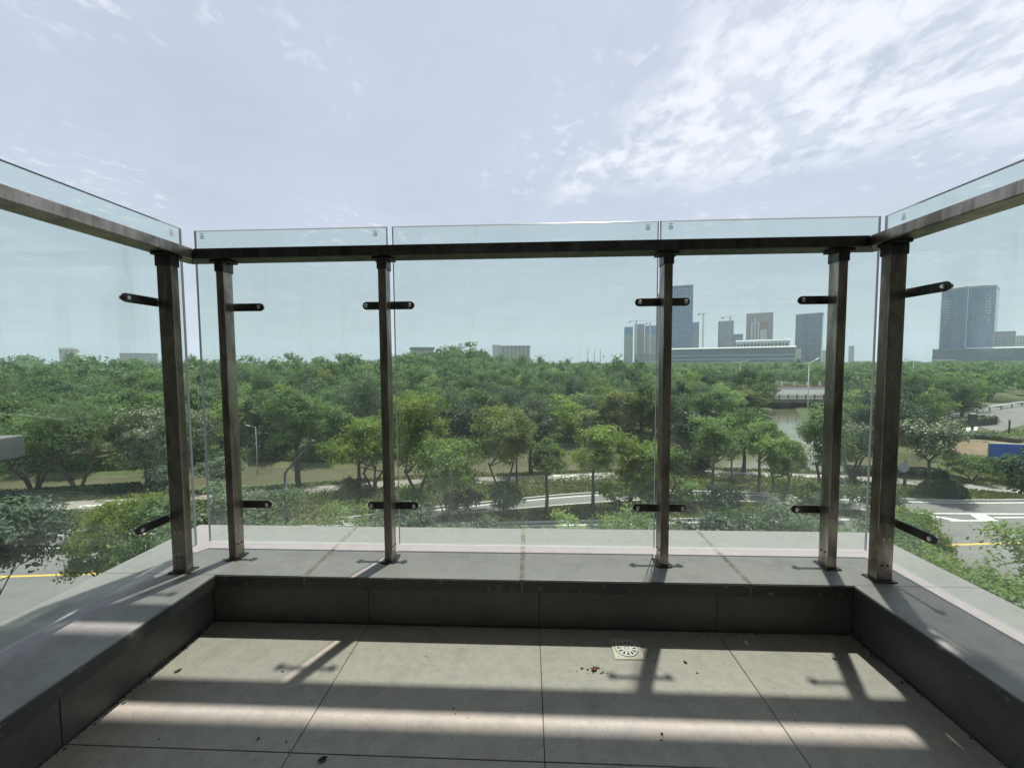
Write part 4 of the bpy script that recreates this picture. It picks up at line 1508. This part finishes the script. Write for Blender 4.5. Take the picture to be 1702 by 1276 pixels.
ZONES = [(-1.28, 'at the far left edge'), (-1.13, 'below the round drum tower'), (-0.99, 'below the long pale building'), (-0.86, 'behind the left side post'), (-0.74, 'at the corner gap'),
         (-0.62, 'beside the first front post'), (-0.50, 'mid left pane'), (-0.38, 'left of the second post'), (-0.30, 'right of the second front post'), (-0.20, 'below the low roof hall'),
         (-0.08, 'below the wooded hill'), (0.02, 'below the pale columned block'), (0.12, 'left of the three masts'), (0.21, 'below the three masts'), (0.30, 'below the unfinished towers'),
         (0.38, 'below the tallest glass tower'), (0.48, 'below the left half of the podium'), (0.58, 'below the white office'), (0.69, 'below the dark slate tower'), (0.80, 'by the fourth front post'),
         (0.93, 'between the right corner posts'), (1.05, 'right of the right side post'), (9, 'below the broad curved tower')]


def zone_text(x, y):
    r = x / y
    for lim_, txt in ZONES:
        if r < lim_:
            return txt


OPEN = np.array([(40, 40), (43, 47), (57, 57), (61, 64), (72, 73), (84, 81), (100, 91), (132, 119), (165, 122), (140, 92), (100, 55), (70, 30), (45, 30)])


def allowed(x, y):
    p = np.array([[x, y]])
    if in_poly(p, POND)[0] or (y < 170 and poly_dist(p, POND)[0] < 2.2):
        return False
    if 56 < x < 121 and 104 < y < 150:
        return False
    # lawn, soil mound and side street on the right, and the water towards the bridge, stay open
    if in_poly(p, OPEN)[0] or (62 < y < 150 and 0.685 < x / y < 0.80):
        return False
    # clearing with a pale path deep in the middle
    if -12 < x < 34 and 128 < y < 140:
        return False
    return True


cand = []
for _ in range(9000):
    th = frng.uniform(-1.02, 1.0)
    r = math.sqrt(frng.uniform(44 ** 2, 150 ** 2))
    x, y = r * math.tan(th) * math.cos(th), r * math.cos(th)
    cand.append((y * 1.0 + abs(x) * 0.35, x, y))
cand.sort()
count = 0
used = set()
lim = 250
maxdep = 0
for key, x, y in cand:
    if y < 30 or (x > -58 and y < 44):
        continue
    if not allowed(x, y):
        continue
    dpt = depth_of(x, y)
    r_ = frng.uniform(4.6, 6.6)
    if not try_place(x, y, r_):
        continue
    k = int(frng.choice([0, 1, 2, 3, 4, 5, 6, 7], p=[0.24, 0.2, 0.12, 0.14, 0.08, 0.06, 0.13, 0.03]))
    H = 8.2 + (dpt - 50) * 0.043 + frng.normal(0, 1.0)
    if x / y < -0.5:
        H += 0.9 + min(1.5, max(0, dpt - 60) * 0.03)
    if x / y > 0.35:
        H -= 0.6
    H = max(6.0, min(H, 13.2))
    W = r_ * 1.38 * (0.7 if k == 5 else 1)
    if count < lim:
        row = 'at the pond' if dpt < 60 else 'in the second rank' if dpt < 72 else 'in the third rank' if dpt < 86 else 'deep in the wood'
        size_ = 'small ' if r_ < 5.1 else 'large ' if r_ > 6.1 else ''
        lb = '%s%s %s, %s' % (size_, KIND_TXT[k], row, zone_text(x, y))
        if lb in used:
            lb = ('tall ' if H > 9.6 else 'low ') + lb
        used.add(lb)
        if len(lb.split()) > 16:
            lb = lb.replace(' the wood', ' wood').replace(' tree', '', 1)
        put_tree('woodland_tree', x, y, [('trunk', protos[k][1]), ('crown', protos[k][2])], lb, 'tree', WG, rot=frng.uniform(0, 6.28), sc=(W / specs[k][2], W / specs[k][2], H / 10))
        maxdep = key
        count += 1
    else:
        break

# everything farther back reads as one mass
far_p = []
for _ in range(9000):
    th = frng.uniform(-1.05, 1.03)
    r = 60 + (frng.uniform(0, 1) ** 1.5) * 700
    x, y = r * math.sin(th), r * math.cos(th)
    if y + abs(x) * 0.35 < maxdep - 1.5 or not allowed(x, y):
        continue
    gap = 3.6 + r * 0.012
    if any((a_ - x) ** 2 + (b_ - y) ** 2 < gap * gap for (a_, b_, _c) in far_p):
        continue
    far_p.append((x, y, r))
small = []
for i, (k, H, W, zb, kw) in enumerate(specs[:7]):
    rng = np.random.default_rng(700 + i)
    kk = dict(size=0.8, flat=0.8)
    kk.update(kw)
    Q, tint, tb = tree_arrays(rng, H, W, zb, 560, **kk)
    small.append((Q, tint))
bucket = {'near': [], 'tint': []}
for (x, y, r) in far_p:
    i = int(frng.choice(7, p=[0.27, 0.2, 0.14, 0.15, 0.08, 0.05, 0.11]))
    Q, tint = small[i]
    H = 11.2 + frng.normal(0, 1.5)
    if x / y < -0.45:
        H += 1.8
    if x / y > 0.3:
        H -= 0.3
    if r > 260:
        H = min(H, 12.2)
    sw = frng.uniform(0.85, 1.25) * (1 + r / 900)
    an = frng.uniform(0, 6.28)
    ca, sa = math.cos(an), math.sin(an)
    q = Q.reshape(-1, 3) * np.array([sw, sw, H / 10])
    q = np.column_stack([q[:, 0] * ca - q[:, 1] * sa + x, q[:, 0] * sa + q[:, 1] * ca + y, q[:, 2] + G + float(hill(np.array(x), np.array(y)))])
    bucket['near'].append(q.reshape(-1, 4, 3))
    bucket['tint'].append(np.clip(tint * 0.6 + {0: 0.15, 1: 0.2, 2: 0.5, 3: -0.2, 4: 0.35, 5: -0.25, 6: 0.2}[i] + frng.uniform(-0.1, 0.1), 0, 1))
me = quads_mesh('distant_wood', np.concatenate(bucket['near']), np.concatenate(bucket['tint']), L_MID)
stuff(link('distant_wood', me))
# pale clearing inside the wood
struct(MB().box(-11, 33, 130, 138, G - 0.1, G + 0.03).build('woodland_path', M_SLAB))

# ================================================================== STREET FURNITURE
M_LAMP = simple('slate_painted_metal', (0.045, 0.06, 0.065), (0.065, 0.08, 0.088), 5, 0.6)


def street_lamp(x, y, h, arms, label, m=M_GMET, r=0.07, group='street lamps'):
    e_ = empty('street_lamp', (x, y, G), label, 'street lamp', group)
    b = MB()
    b.tube([(x, y, G), (x, y, G + 0.5), (x, y, G + h)], [r * 1.5, r * 1.2, r * 0.8], 10)
    b.build('pole', m, e_, smooth=True)
    for (dx_, dy_, dz_) in arms:
        b = MB()
        tip = Vector((x + dx_, y + dy_, G + h + dz_))
        st_ = Vector((x, y, G + h - 0.08))
        b.tube([st_, st_ + (tip - st_) * 0.15 + Vector((0, 0, 0.02)), tip], [r * 0.75, r * 0.6, r * 0.5], 8)
        arm = b.build('arm', m, e_, smooth=True)
        d_ = (tip - st_).normalized()
        sd = d_.cross(Vector((0, 0, 1))).normalized()
        u_ = sd.cross(d_).normalized()
        hb = MB()
        L_ = max(0.32, r * 5)
        hb.obox(tip + d_ * L_ * 0.6, d_ * L_ * 0.85, sd * L_ * 0.36, u_ * L_ * 0.14)
        hb.build('lamp_head', M_WMET if m is M_WMET else m, arm, bevel=L_ * 0.08)


street_lamp(-19.0, 29.4, 4.1, [(1.75, 0, 1.85)], 'grey street lamp with one slanting arm and flat head in the left front pane', M_LAMP, 0.125)
street_lamp(-31.0, 43.0, 5.4, [(-0.7, 0, 0.1)], 'thin pole lamp at the pond edge left of the slanting street lamp', r=0.05)
street_lamp(74.0, 107.2, 11.8, [(-2.1, 0, -0.1), (1.7, 0, 0.9)], 'tall pale double armed lamp at the left end of the bridge railing', M_WMET, 0.13)
street_lamp(38, 206, 12.2, [(-3, 0, 0.3), (3, 0, 0.9)], 'pale lamp head showing over the wood right of the third front post', M_WMET, 0.14)
street_lamp(66, 206, 12.3, [(-3, 0, 0.3), (3, 0, 0.9)], 'pale lamp over the wood below the long glass podium', M_WMET, 0.14)
street_lamp(108, 206, 12.0, [(-3, 0, 0.3), (3, 0, 0.6)], 'pale lamp over the wood at the right end of the glass podium', M_WMET, 0.14)
street_lamp(178, 190, 12.2, [(-3, 0, 0.5), (3, 0, 0.9)], 'pale lamp over the wood below the broad curved tower', M_WMET, 0.14)

# round sign seen from the back on a dark post
sg = empty('road_sign', (33.75, 36.3, G), 'round grey road sign seen from behind on dark post by right side post', 'road sign')
MB().tube([(33.75, 36.3, G), (33.75, 36.3, G + 3.55)], 0.055, 10).build('post', M_DMET, sg)
MB().tube([(33.55, 36.22, G + 2.95), (33.55, 36.25, G + 2.95)], 0.48, 28).build('disc', M_GMET, sg)
MB().tube([(33.75, 36.3, G + 1.0), (33.75, 36.3, G + 2.1)], 0.11, 10).build('control_box', M_DMET, sg)

# dark pillar sign and a bare post on the lawn at the right
pl = empty('pillar_sign', (78.4, 72.4, G), 'dark upright pillar sign on thin foot at the lawn edge right', 'pillar sign')
MB().box(77.7, 79.0, 72.2, 72.6, G + 1.1, G + 2.9).build('panel', M_DMET, pl, bevel=0.05)
MB().box(77.8, 78.9, 72.15, 72.65, G + 2.901, G + 3.0).build('cap', M_WMET, pl)
MB().box(78.2, 78.5, 72.3, 72.5, G, G + 1.099).build('foot', M_DMET, pl)
bp = empty('path_post', (80.0, 68.5, G), 'thin dark post standing on the pale path at the right', 'post')
MB().tube([(80.0, 68.5, G), (80.0, 68.5, G + 2.3)], 0.11, 8).build('shaft', M_DMET, bp)
MB().tube([(80.0, 68.5, G + 2.3), (80.0, 68.5, G + 2.4)], 0.14, 8).build('cap', M_DMET, bp)
wp = empty('marker_stake', (66.0, 61.5, G), 'short white marker stake by the bare soil mound', 'stake')
MB().box(65.9, 66.1, 61.4, 61.6, G, G + 1.3).build('shaft', M_WMET, wp)
MB().box(65.88, 66.12, 61.38, 61.62, G + 1.301, G + 1.36).build('cap', M_GMET, wp)

# blue sheet hoarding behind the low trees
ho = empty('blue_hoarding', (52, 46.5, G), 'blue sheet hoarding with pale top rail behind low trees at the right edge', 'hoarding')
hx = np.linspace(50.3, 56.0, 5)
for a_, b_ in zip(hx[:-1], hx[1:]):
    ya, yb = 44.7 - 0.20 * (a_ - 50.3), 44.7 - 0.20 * (b_ - 50.3)
    MB().add([(a_ + 0.03, ya, G + 1.1), (b_ - 0.03, yb, G + 1.1), (b_ - 0.03, yb + 0.05, G + 1.1), (a_ + 0.03, ya + 0.05, G + 1.1),
              (a_ + 0.03, ya, G + 3.3), (b_ - 0.03, yb, G + 3.3), (b_ - 0.03, yb + 0.05, G + 3.3), (a_ + 0.03, ya + 0.05, G + 3.3)],
             [(0, 3, 2, 1), (4, 5, 6, 7), (0, 1, 5, 4), (1, 2, 6, 5), (2, 3, 7, 6), (3, 0, 4, 7)]).build('panel', M_BLUEP, ho)
    MB().tube([(a_, ya + 0.1, G), (a_, ya + 0.1, G + 3.3)], 0.05, 8).build('post', M_GMET, ho)
MB().tube([(50.2, 44.74, G + 3.37), (56.1, 43.56, G + 3.37)], 0.07, 8).build('top_rail', M_WMET, ho)

# bridge railings: white panels between dark posts, far barrier with red band
br = empty('bridge_railing', (58, 107.9, AV_Z), 'white panelled railing with dark posts along the near edge of the bridge', 'railing')
pm = MB().box(-0.95, 0.95, -0.03, 0.03, 0.15, 0.95).mesh('panel', M_WMET)
qm = MB().box(-0.11, 0.11, -0.09, 0.09, 0, 1.15).mesh('post', M_DMET)
for i in range(26):
    for nm, me_, dx_ in (('panel', pm, 1.15), ('post', qm, 0)):
        o_ = bpy.data.objects.new(nm, me_)
        COL.objects.link(o_)
        o_.parent = br
        o_.location = (i * 2.3 + dx_, 0.25, 0)
MB().box(58, 118, 108.05, 108.25, AV_Z + 1.16, AV_Z + 1.26).build('top_rail', M_GMET, br)
bb = empty('bridge_barrier', (58, 144, AV_Z), 'pale barrier with faded red band along the far side of the bridge', 'barrier')
MB().box(58, 118, 144, 144.4, AV_Z, AV_Z + 0.8).build('base', M_WMET, bb)
MB().box(58, 118, 143.98, 144.42, AV_Z + 0.801, AV_Z + 1.25).build('red_band', M_RED, bb)
cm = MB().box(-0.25, 0.25, -0.25, 0.25, 0, 2.6).mesh('barrier_post', M_PALE)
for i in range(14):
    o_ = bpy.data.objects.new('barrier_post', cm)
    COL.objects.link(o_)
    o_.parent = bb
    o_.location = (2 + i * 4.4, 1.0, 0)
gd = empty('guard_rail', (100, 92, G), 'pale guard rail with light posts beside the far side street at the right', 'guard rail')
MB().tube([(88, 86.5, G + 1.1), (104, 95.5, G + 1.1), (150, 120, G + 1.1)], 0.16, 6).build('rail', M_WMET, gd)
for i in range(8):
    x = 90 + i * 7
    MB().box(x - 0.1, x + 0.1, 87.6 + (x - 90) * 0.545, 87.8 + (x - 90) * 0.545, G, G + 1.0).build('post', M_GMET, gd)

# ================================================================== THE CITY BEYOND
def lattice(b, p0, p1, wdt, n, bar):
    p0, p1 = Vector(p0), Vector(p1)
    d = (p1 - p0)
    L = d.length
    d.normalize()
    ref = Vector((0, 1, 0)) if abs(d.y) < 0.9 else Vector((1, 0, 0))
    s = d.cross(ref).normalized() * wdt / 2
    t = d.cross(s).normalized() * wdt / 2
    cs = [s + t, s - t, -s - t, -s + t]
    for c in cs:
        b.tube([p0 + c, p1 + c], bar, 4)
    for i in range(n):
        a_ = p0 + d * (L * i / n)
        e_ = p0 + d * (L * (i + 1) / n)
        for k in range(4):
            b.tube([a_ + cs[k], e_ + cs[(k + 1) % 4]], bar * 0.7, 3)


def crane(x, y, z0, h, jib, back, ang, label):
    e_ = empty('tower_crane', (x, y, z0), label, 'tower crane', 'tower cranes on the building sites')
    c_, s_ = math.cos(ang), math.sin(ang)
    top = z0 + h
    b = MB(); lattice(b, (x, y, z0), (x, y, top), 2.2, 16, 0.30); b.build('mast', M_WMET, e_)
    b = MB(); lattice(b, (x, y, top + 1), (x + jib * c_, y, top + 1 + jib * s_), 1.4, 14, 0.24); b.build('jib', M_WMET, e_)
    b = MB(); lattice(b, (x, y, top + 1), (x - back * c_, y, top + 1 - back * s_ * 0.3), 1.6, 5, 0.28); b.build('counter_jib', M_WMET, e_)
    b = MB(); b.box(x - back * c_ - 1.6, x - back * c_ + 1.6, y - 1, y + 1, top - 2.4, top + 0.6); b.build('counterweight', M_CONC, e_)
    b = MB(); b.box(x - 1.3, x + 1.3, y - 2.4, y - 0.6, top - 1.4, top + 1.6); b.build('cab', M_WMET, e_)
    b = MB(); b.tube([(x, y, top), (x, y, top + 7)], [0.5, 0.25], 4)
    b.tube([(x, y, top + 7), (x + jib * 0.7 * c_, y, top + 2 + jib * 0.7 * s_)], 0.13, 3)
    b.tube([(x, y, top + 7), (x - back * c_, y, top + 1.4)], 0.13, 3)
    b.build('apex', M_WMET, e_)


def block(name, label, cat, x0, x1, y0, y1, zt, body, bandm, fl=3.6, band_h=0.8, piers=0, pier_w=0.6, proud=0.35, z0=G, roof=True, group=None, parent=None, body_name='wall', ts=0):
    e_ = parent or empty(name, ((x0 + x1) / 2, y0, G), label, cat, group)
    MB().box(x0, x1, y0, y1, z0, zt).build(body_name, body, e_)
    b = MB()
    k = 0
    z = z0 + fl
    while z < zt - 0.4:
        b.box(x0 - proud, x1 + proud, y0 - proud, y1 + proud, z, z + band_h)
        z += fl
        k += 1
    if k and band_h > 0:
        stuff(b.build('floor_bands', bandm, e_))
    if piers:
        b = MB()
        for i in range(piers + 1):
            x = x0 + (x1 - x0) * i / piers
            b.box(x - pier_w / 2, x + pier_w / 2, y0 - proud * 1.25, y0 + 0.1, z0, zt - 0.05)
        ns = max(1, int(piers * (y1 - y0) / (x1 - x0)))
        for i in range(ns + 1):
            yy = y0 + (y1 - y0) * i / ns
            for xx, s in ((x0, -1), (x1, 1)):
                xa, xb = sorted((xx - s * 0.1, xx + s * proud * 1.25))
                b.box(xa, xb, yy - pier_w / 2, yy + pier_w / 2, z0, zt - 0.05)
        stuff(b.build('piers', bandm, e_))
    if roof:
        MB().box(x0 - proud * 1.5, x1 + proud * 1.5, y0 - proud * 1.5, y1 + proud * 1.5, zt + 0.002, zt + 1.1).build('roof_parapet', bandm, e_)
    return e_


TG = 'buildings on the skyline'


M_TBAND = simple('pale_blue_spandrel', (0.15, 0.21, 0.29), (0.19, 0.25, 0.33), 0.1, 0.4)


def wedge(name, x0, x1, y, z, d, m, parent):  # tilted face added so the edge shows as a bright line
    """metal strip along a roof edge, slope added to catch sunlight"""
    vs = [(x0, y - d, z), (x1, y - d, z), (x1, y, z + d), (x0, y, z + d), (x0, y, z), (x1, y, z)]
    fs = [(0, 1, 2, 3), (0, 4, 5, 1), (3, 2, 5, 4), (0, 3, 4), (1, 5, 2)]
    return MB().add(vs, fs).build(name, m, parent)


# building sites at the left of the tall tower
e1 = block('apartment_tower', 'leftmost unfinished pale apartment tower with blue safety net on top', 'tower block', 215.8, 233.5, 900, 916, 62.0, M_WIN, M_CONC, 3.1, 1.7, 6, 1.7, group=TG, roof=False)
MB().box(215.2, 234.3, 899.2, 916.8, 62.2, 79.0).build('safety_net', M_BLUEN, e1)
e1 = block('apartment_tower', 'unfinished pinkish apartment tower with crane, second from left in the site', 'tower block', 241.5, 262, 910, 928, 85, M_WIN, M_CONC_P, 3.1, 1.7, 7, 1.6, group=TG)
e1 = block('apartment_tower', 'unfinished apartment tower with blue net beside the left edge of the tall glass tower', 'tower block', 258.6, 282, 890, 906, 61.5, M_WIN, M_CONC, 3.1, 1.7, 7, 1.9, group=TG, roof=False)
MB().box(258.0, 282.6, 889.2, 906.8, 61.7, 80.4).build('safety_net', M_BLUEN, e1)
block('low_building', 'low dark building at the foot of the unfinished apartment towers', 'building', 218, 262, 820, 836, 15.5, M_WALLG, M_GMET, 4, 0.8, 9, 0.7, group=TG)
crane(236.5, 880, G, 101, 22, 14, 0.02, 'tower crane with level jib over the leftmost apartment tower')
crane(266.5, 880, G, 96, 18, 10, 0.55, 'tower crane with raised jib beside the pinkish apartment tower')
# tall glass tower and its podium
e1 = block('glass_tower', 'tallest blue glass office tower rising behind the third front post', 'tower', 227.2, 284, 700, 740, 130.0, M_TGLASS, M_TBAND, 4.0, 0.8, 12, 0.5, 0.25, group=TG)
MB().box(222.2, 227.0, 702, 738, G, 120.5).build('side_wing', M_TGLASS2, e1)
MB().box(229, 282, 699.6, 699.9, 127.6, 131.3).build('crown_screen', M_TGLASS2, e1)
e1 = block('apartment_tower', 'narrow concrete tower with blue net right behind the tallest glass tower', 'tower block', 345.3, 358.5, 850, 866, 66, M_WIN, M_CONC, 3.1, 1.7, 5, 1.5, group=TG, roof=False)
MB().box(344.6, 359.2, 849.2, 866.8, 66.2, 83.2).build('safety_net', M_BLUEN, e1)
crane(365.3, 845, G, 111, 12, 10, 0.12, 'tower crane with tall white mast right of the tallest glass tower')
e1 = block('glass_podium', 'long low dark glass podium with white roof edge in front of the towers', 'building', 211, 387, 600, 640, 19.2, M_TGLASS3, M_TGLASS2, 5.2, 1.3, 44, 0.4, 0.3, group=TG, roof=False)
MB().box(209, 389, 598, 642, 19.3, 19.9).build('roof_edge', M_WMET, e1)
wedge('sun_slope_coping', 209, 389, 598.5, 19.92, 1.5, M_WMET, e1)
for z_ in (3.0, 9.2):
    wedge('sun_slope_ledge', 211, 387, 599.4, z_, 0.7, M_WMET, e1)
MB().box(388, 396, 604, 636, G, 17.5).build('side_block', M_PALE, e1)
e1 = empty('white_office', (368, 640, G), 'low white office block with one row of square windows above the glass podium', 'building', TG)
MB().box(327, 410, 645.2, 665, G, 33.0).build('wall', M_PALE, e1)
for i in range(15):
    x = 331 + i * 5.35
    f_ = MB().box(x - 2.0, x + 2.0, 645.0, 645.6, 23.2, 28.8).build('window', M_WIN, e1)
    MB().box(x - 2.3, x + 2.3, 644.7, 644.95, 28.85, 29.4).build('frame', M_WMET, f_)
MB().box(326, 411, 644.2, 666, 30.4, 30.9).build('cornice', M_WMET, e1)
wedge('sun_slope_coping', 326, 411, 645.1, 33.02, 1.2, M_WMET, e1)
MB().box(334, 404, 648, 662, 33.1, 35.0).build('roof_plant', M_CONC, e1)
e1 = block('concrete_tower', 'unfinished grey concrete tower with crane left of the blue net block', 'tower block', 376, 404, 800, 822, 79, M_WIN, M_CONC, 3.4, 1.8, 7, 2.2, group=TG)
MB().box(387, 406.5, 788, 799, G, 40.5).build('lower_wing', M_CONC, e1)
crane(397, 798, G, 98, 14, 16, 0.35, 'tower crane with raised jib on the grey concrete tower')
e1 = block('blue_net_block', 'lower block wrapped in blue safety net right of the grey concrete tower', 'building', 430.5, 449.5, 850, 868, 50, M_CONC, M_BLUEN, 3.2, 1.6, 5, 1.0, group=TG, roof=False)
MB().box(430, 450, 849, 869, 50.2, 57.3).build('safety_net', M_BLUEN, e1)
e1 = block('office_tower', 'brownish grey office tower with paler columns in the middle of the skyline', 'tower', 403, 449.5, 750, 785, 88, M_WIN, M_CONC_P, 3.8, 2.0, 12, 1.9, 0.4, group=TG)
for i, (x, zt_) in enumerate(((412.5, 74), (418.5, 79), (424.5, 74))):
    MB().box(x - 1.6, x + 1.6, 747.5, 749.2, G, zt_).build('pale_column', M_PALE, e1)
MB().box(428, 440, 747.6, 749.2, 36, 58).build('pale_panel', M_PALE, e1)
MB().box(429, 440, 747.8, 749.3, 58.3, 72).build('pink_panel', M_RED, e1)
e1 = empty('dark_tower', (438.7, 640, G), 'dark slate glass tower with a vertical fold between the podium and the fourth front post', 'tower', TG)
poly_ = [(418.5, 648), (434.5, 641), (436.2, 643.0), (459.3, 640), (462, 676), (424, 682)]
prism(poly_, G, 73.0).build('wall', M_TGLASS2, e1)
b = MB()
for k in range(22):
    z = G + 3.8 * (k + 1)
    if z > 72:
        break
    cx_ = sum(p[0] for p in poly_) / 6; cy_ = sum(p[1] for p in poly_) / 6
    pp = [(cx_ + (p[0] - cx_) * 1.008, cy_ + (p[1] - cy_) * 1.008) for p in poly_]
    q_ = prism(pp, z, z + 0.5)
    b.add(q_.v, q_.f)
stuff(b.build('floor_bands', M_TBAND, e1))
prism([(p[0] * 1.0 + (0.6 if p[0] > 440 else -0.6), p[1] - 0.4) for p in poly_], 73.01, 74.8).build('roof_parapet', M_GMET, e1)

# curved tower at the right with its podium
e1 = empty('curved_tower', (590, 560, G), 'broad blue glass tower with curved front and white balconies at its corners', 'tower', TG)
N_ = 18
arc = []
for i in range(N_ + 1):
    t = i / N_
    arc.append((555.5 + 70.5 * t, 566 - 12 * math.sin(math.pi * t)))
back = [(632, 612), (562, 612)]
prism(arc + back, G, 95).build('curtain_wall', M_TGLASS, e1)
b = MB()
for i in range(1, N_):
    x, y = arc[i]
    b.box(x - 0.22, x + 0.22, y - 0.5, y + 0.3, 14, 95)
stuff(b.build('mullions', M_TBAND, e1))
x, y = arc[9]
MB().box(x - 0.5, x + 0.5, y - 0.9, y + 0.3, 14, 97).build('centre_fin', M_WMET, e1)
prism([(p[0], p[1] - 0.6) for p in arc] + back, 95.02, 97.8).build('roof_parapet', M_GMET, e1)
bal = MB().box(-2.0, 2.0, -1.3, 0.6, 0, 0.9).mesh('balcony', M_WMET)
brng = random.Random(8)


def balc(i_, k_, sx=1.0):
    x, y = arc[i_]
    o_ = bpy.data.objects.new('balcony', bal)
    COL.objects.link(o_)
    o_.parent = e1
    o_.location = (x - 590, y - 560, 14 + k_ * 3.9)
    o_.scale = (sx, 1, 1)


for k in range(21):
    balc(0, k, 0.6)
    balc(N_, k, 0.6)
    if k > 11:
        balc(2, k, 0.9); balc(N_ - 2, k, 0.9)
    if k > 13:
        balc(3, k, 0.7); balc(N_ - 3, k, 0.8)
    if k in (0, 1):
        balc(2, k); balc(4, k)
MB().box(585, 589, 570, 575, 97.9, 101).build('roof_plant', M_WMET, e1)
e1 = block('tower_podium', 'long glass podium under the broad curved tower at the right', 'building', 515.5, 650, 530, 552, 14.2, M_TGLASS3, M_TGLASS2, 6.0, 1.2, 40, 0.5, 0.3, group=TG, roof=False)
MB().box(514.5, 560, 529, 553, 14.3, 15.2).build('roof_edge', M_GMET, e1)
MB().box(561, 651, 528.5, 553, 14.3, 14.9).build('roof_edge', M_WMET, e1)
wedge('sun_slope_coping', 561, 651, 529, 14.92, 1.4, M_WMET, e1)
wedge('sun_slope_canopy', 517, 547, 529, 0.4, 0.8, M_WMET, e1)
block('apartment_block', 'pinkish apartment block just right of the broad curved tower', 'building', 674, 700.5, 600, 616, 40, M_WIN, M_CONC_P, 3.2, 1.8, 7, 2.0, group=TG)
block('apartment_block', 'lower pale apartment block at the right edge of the skyline', 'building', 702, 740, 600, 616, 34, M_WIN, M_PALE, 3.2, 1.8, 9, 2.0, group=TG)
# pale distant blocks
block('distant_block', 'low hazy pale block just right of the dark slate tower', 'building', 640, 672, 900, 920, 22, M_PALE, M_CONC, 3.4, 0.8, 6, 1, group=TG)
block('distant_block', 'small hazy block between the right corner posts', 'building', 705, 716, 900, 912, 31, M_PALE, M_CONC, 3.4, 0.8, 3, 1, group=TG)
e1 = empty('round_tower', (-741, 600, G), 'round tan drum topped tower above the wood at the far left', 'tower', TG)
MB().tube([(-741, 605, G), (-741, 605, 26)], 10.5, 28).build('drum', M_TAN, e1)
MB().tube([(-741, 605, 26.01), (-741, 605, 28.5)], 11.2, 28).build('roof_ring', M_PALE, e1)
block('long_building', 'long low pale building above the wood left of the left corner post', 'building', -649, -587, 600, 622, 18.2, M_PALE, M_CONC, 3.6, 0.9, 12, 1.0, group=TG)
e1 = block('low_roof_hall', 'low hall with pale roof above the wood right of the second front post', 'building', -126, -103, 420, 440, 15.2, M_TAN, M_PALE, 5, 0.6, 8, 0.8, group=TG, roof=False)
MB().box(-128, -101, 418, 442, 15.3, 17.9).build('roof', M_GMET, e1)
e1 = block('pale_block', 'pale block with upright columns above the wooded hill in the middle', 'building', -31, 1, 450, 470, 18.6, M_TAN, M_PALE, 9, 0.6, 7, 1.1, 0.5, group=TG, roof=False)
MB().box(-33, 2, 448.5, 471, 18.7, 20.2).build('roof_edge', M_PALE, e1)
MB().box(-41.5, -31.6, 452, 468, G, 21.2).build('stair_tower', M_PALE, e1)
for i, (x, h) in enumerate(((209, 57), (231, 52), (252, 57))):
    e1 = empty('distant_mast', (x, 1400, G), ['slender hazy mast, left one of three on the horizon', 'slender hazy mast, middle and lowest of three on the horizon', 'slender hazy mast, right one of three on the horizon'][i], 'mast', 'masts on the horizon')
    MB().tube([(x, 1400, G), (x, 1400, G + h)], [2.0, 0.9], 8).build('shaft', M_CONC, e1)
    MB().box(x - 2.2, x + 2.2, 1398, 1402, G + h * 0.8, G + h * 0.84).build('platform', M_CONC, e1)

# every tower stands square to the avenue that runs towards the balcony
for o_ in list(COL.objects):
    if o_.type == 'EMPTY' and o_.get('group') == TG and not o_.name.startswith('round_tower'):
        th = math.atan2(o_.location.x, o_.location.y)
        o_.rotation_euler = (0, 0, -th)
        o_.scale = (math.cos(th), 1, 1)

# ================================================================== AIR
hz, t, o = mat('thin_haze')
pv = t.n('ShaderNodeVolumePrincipled', ins={'Color': (0.74, 0.86, 1.0, 1), 'Density': 0.00030, 'Anisotropy': 0.2})
t.t.links.new(pv.outputs[0], o.inputs['Volume'])
stuff(MB().box(-2600, 2600, -500, 2600, G - 2.4, 142).build('haze', hz))
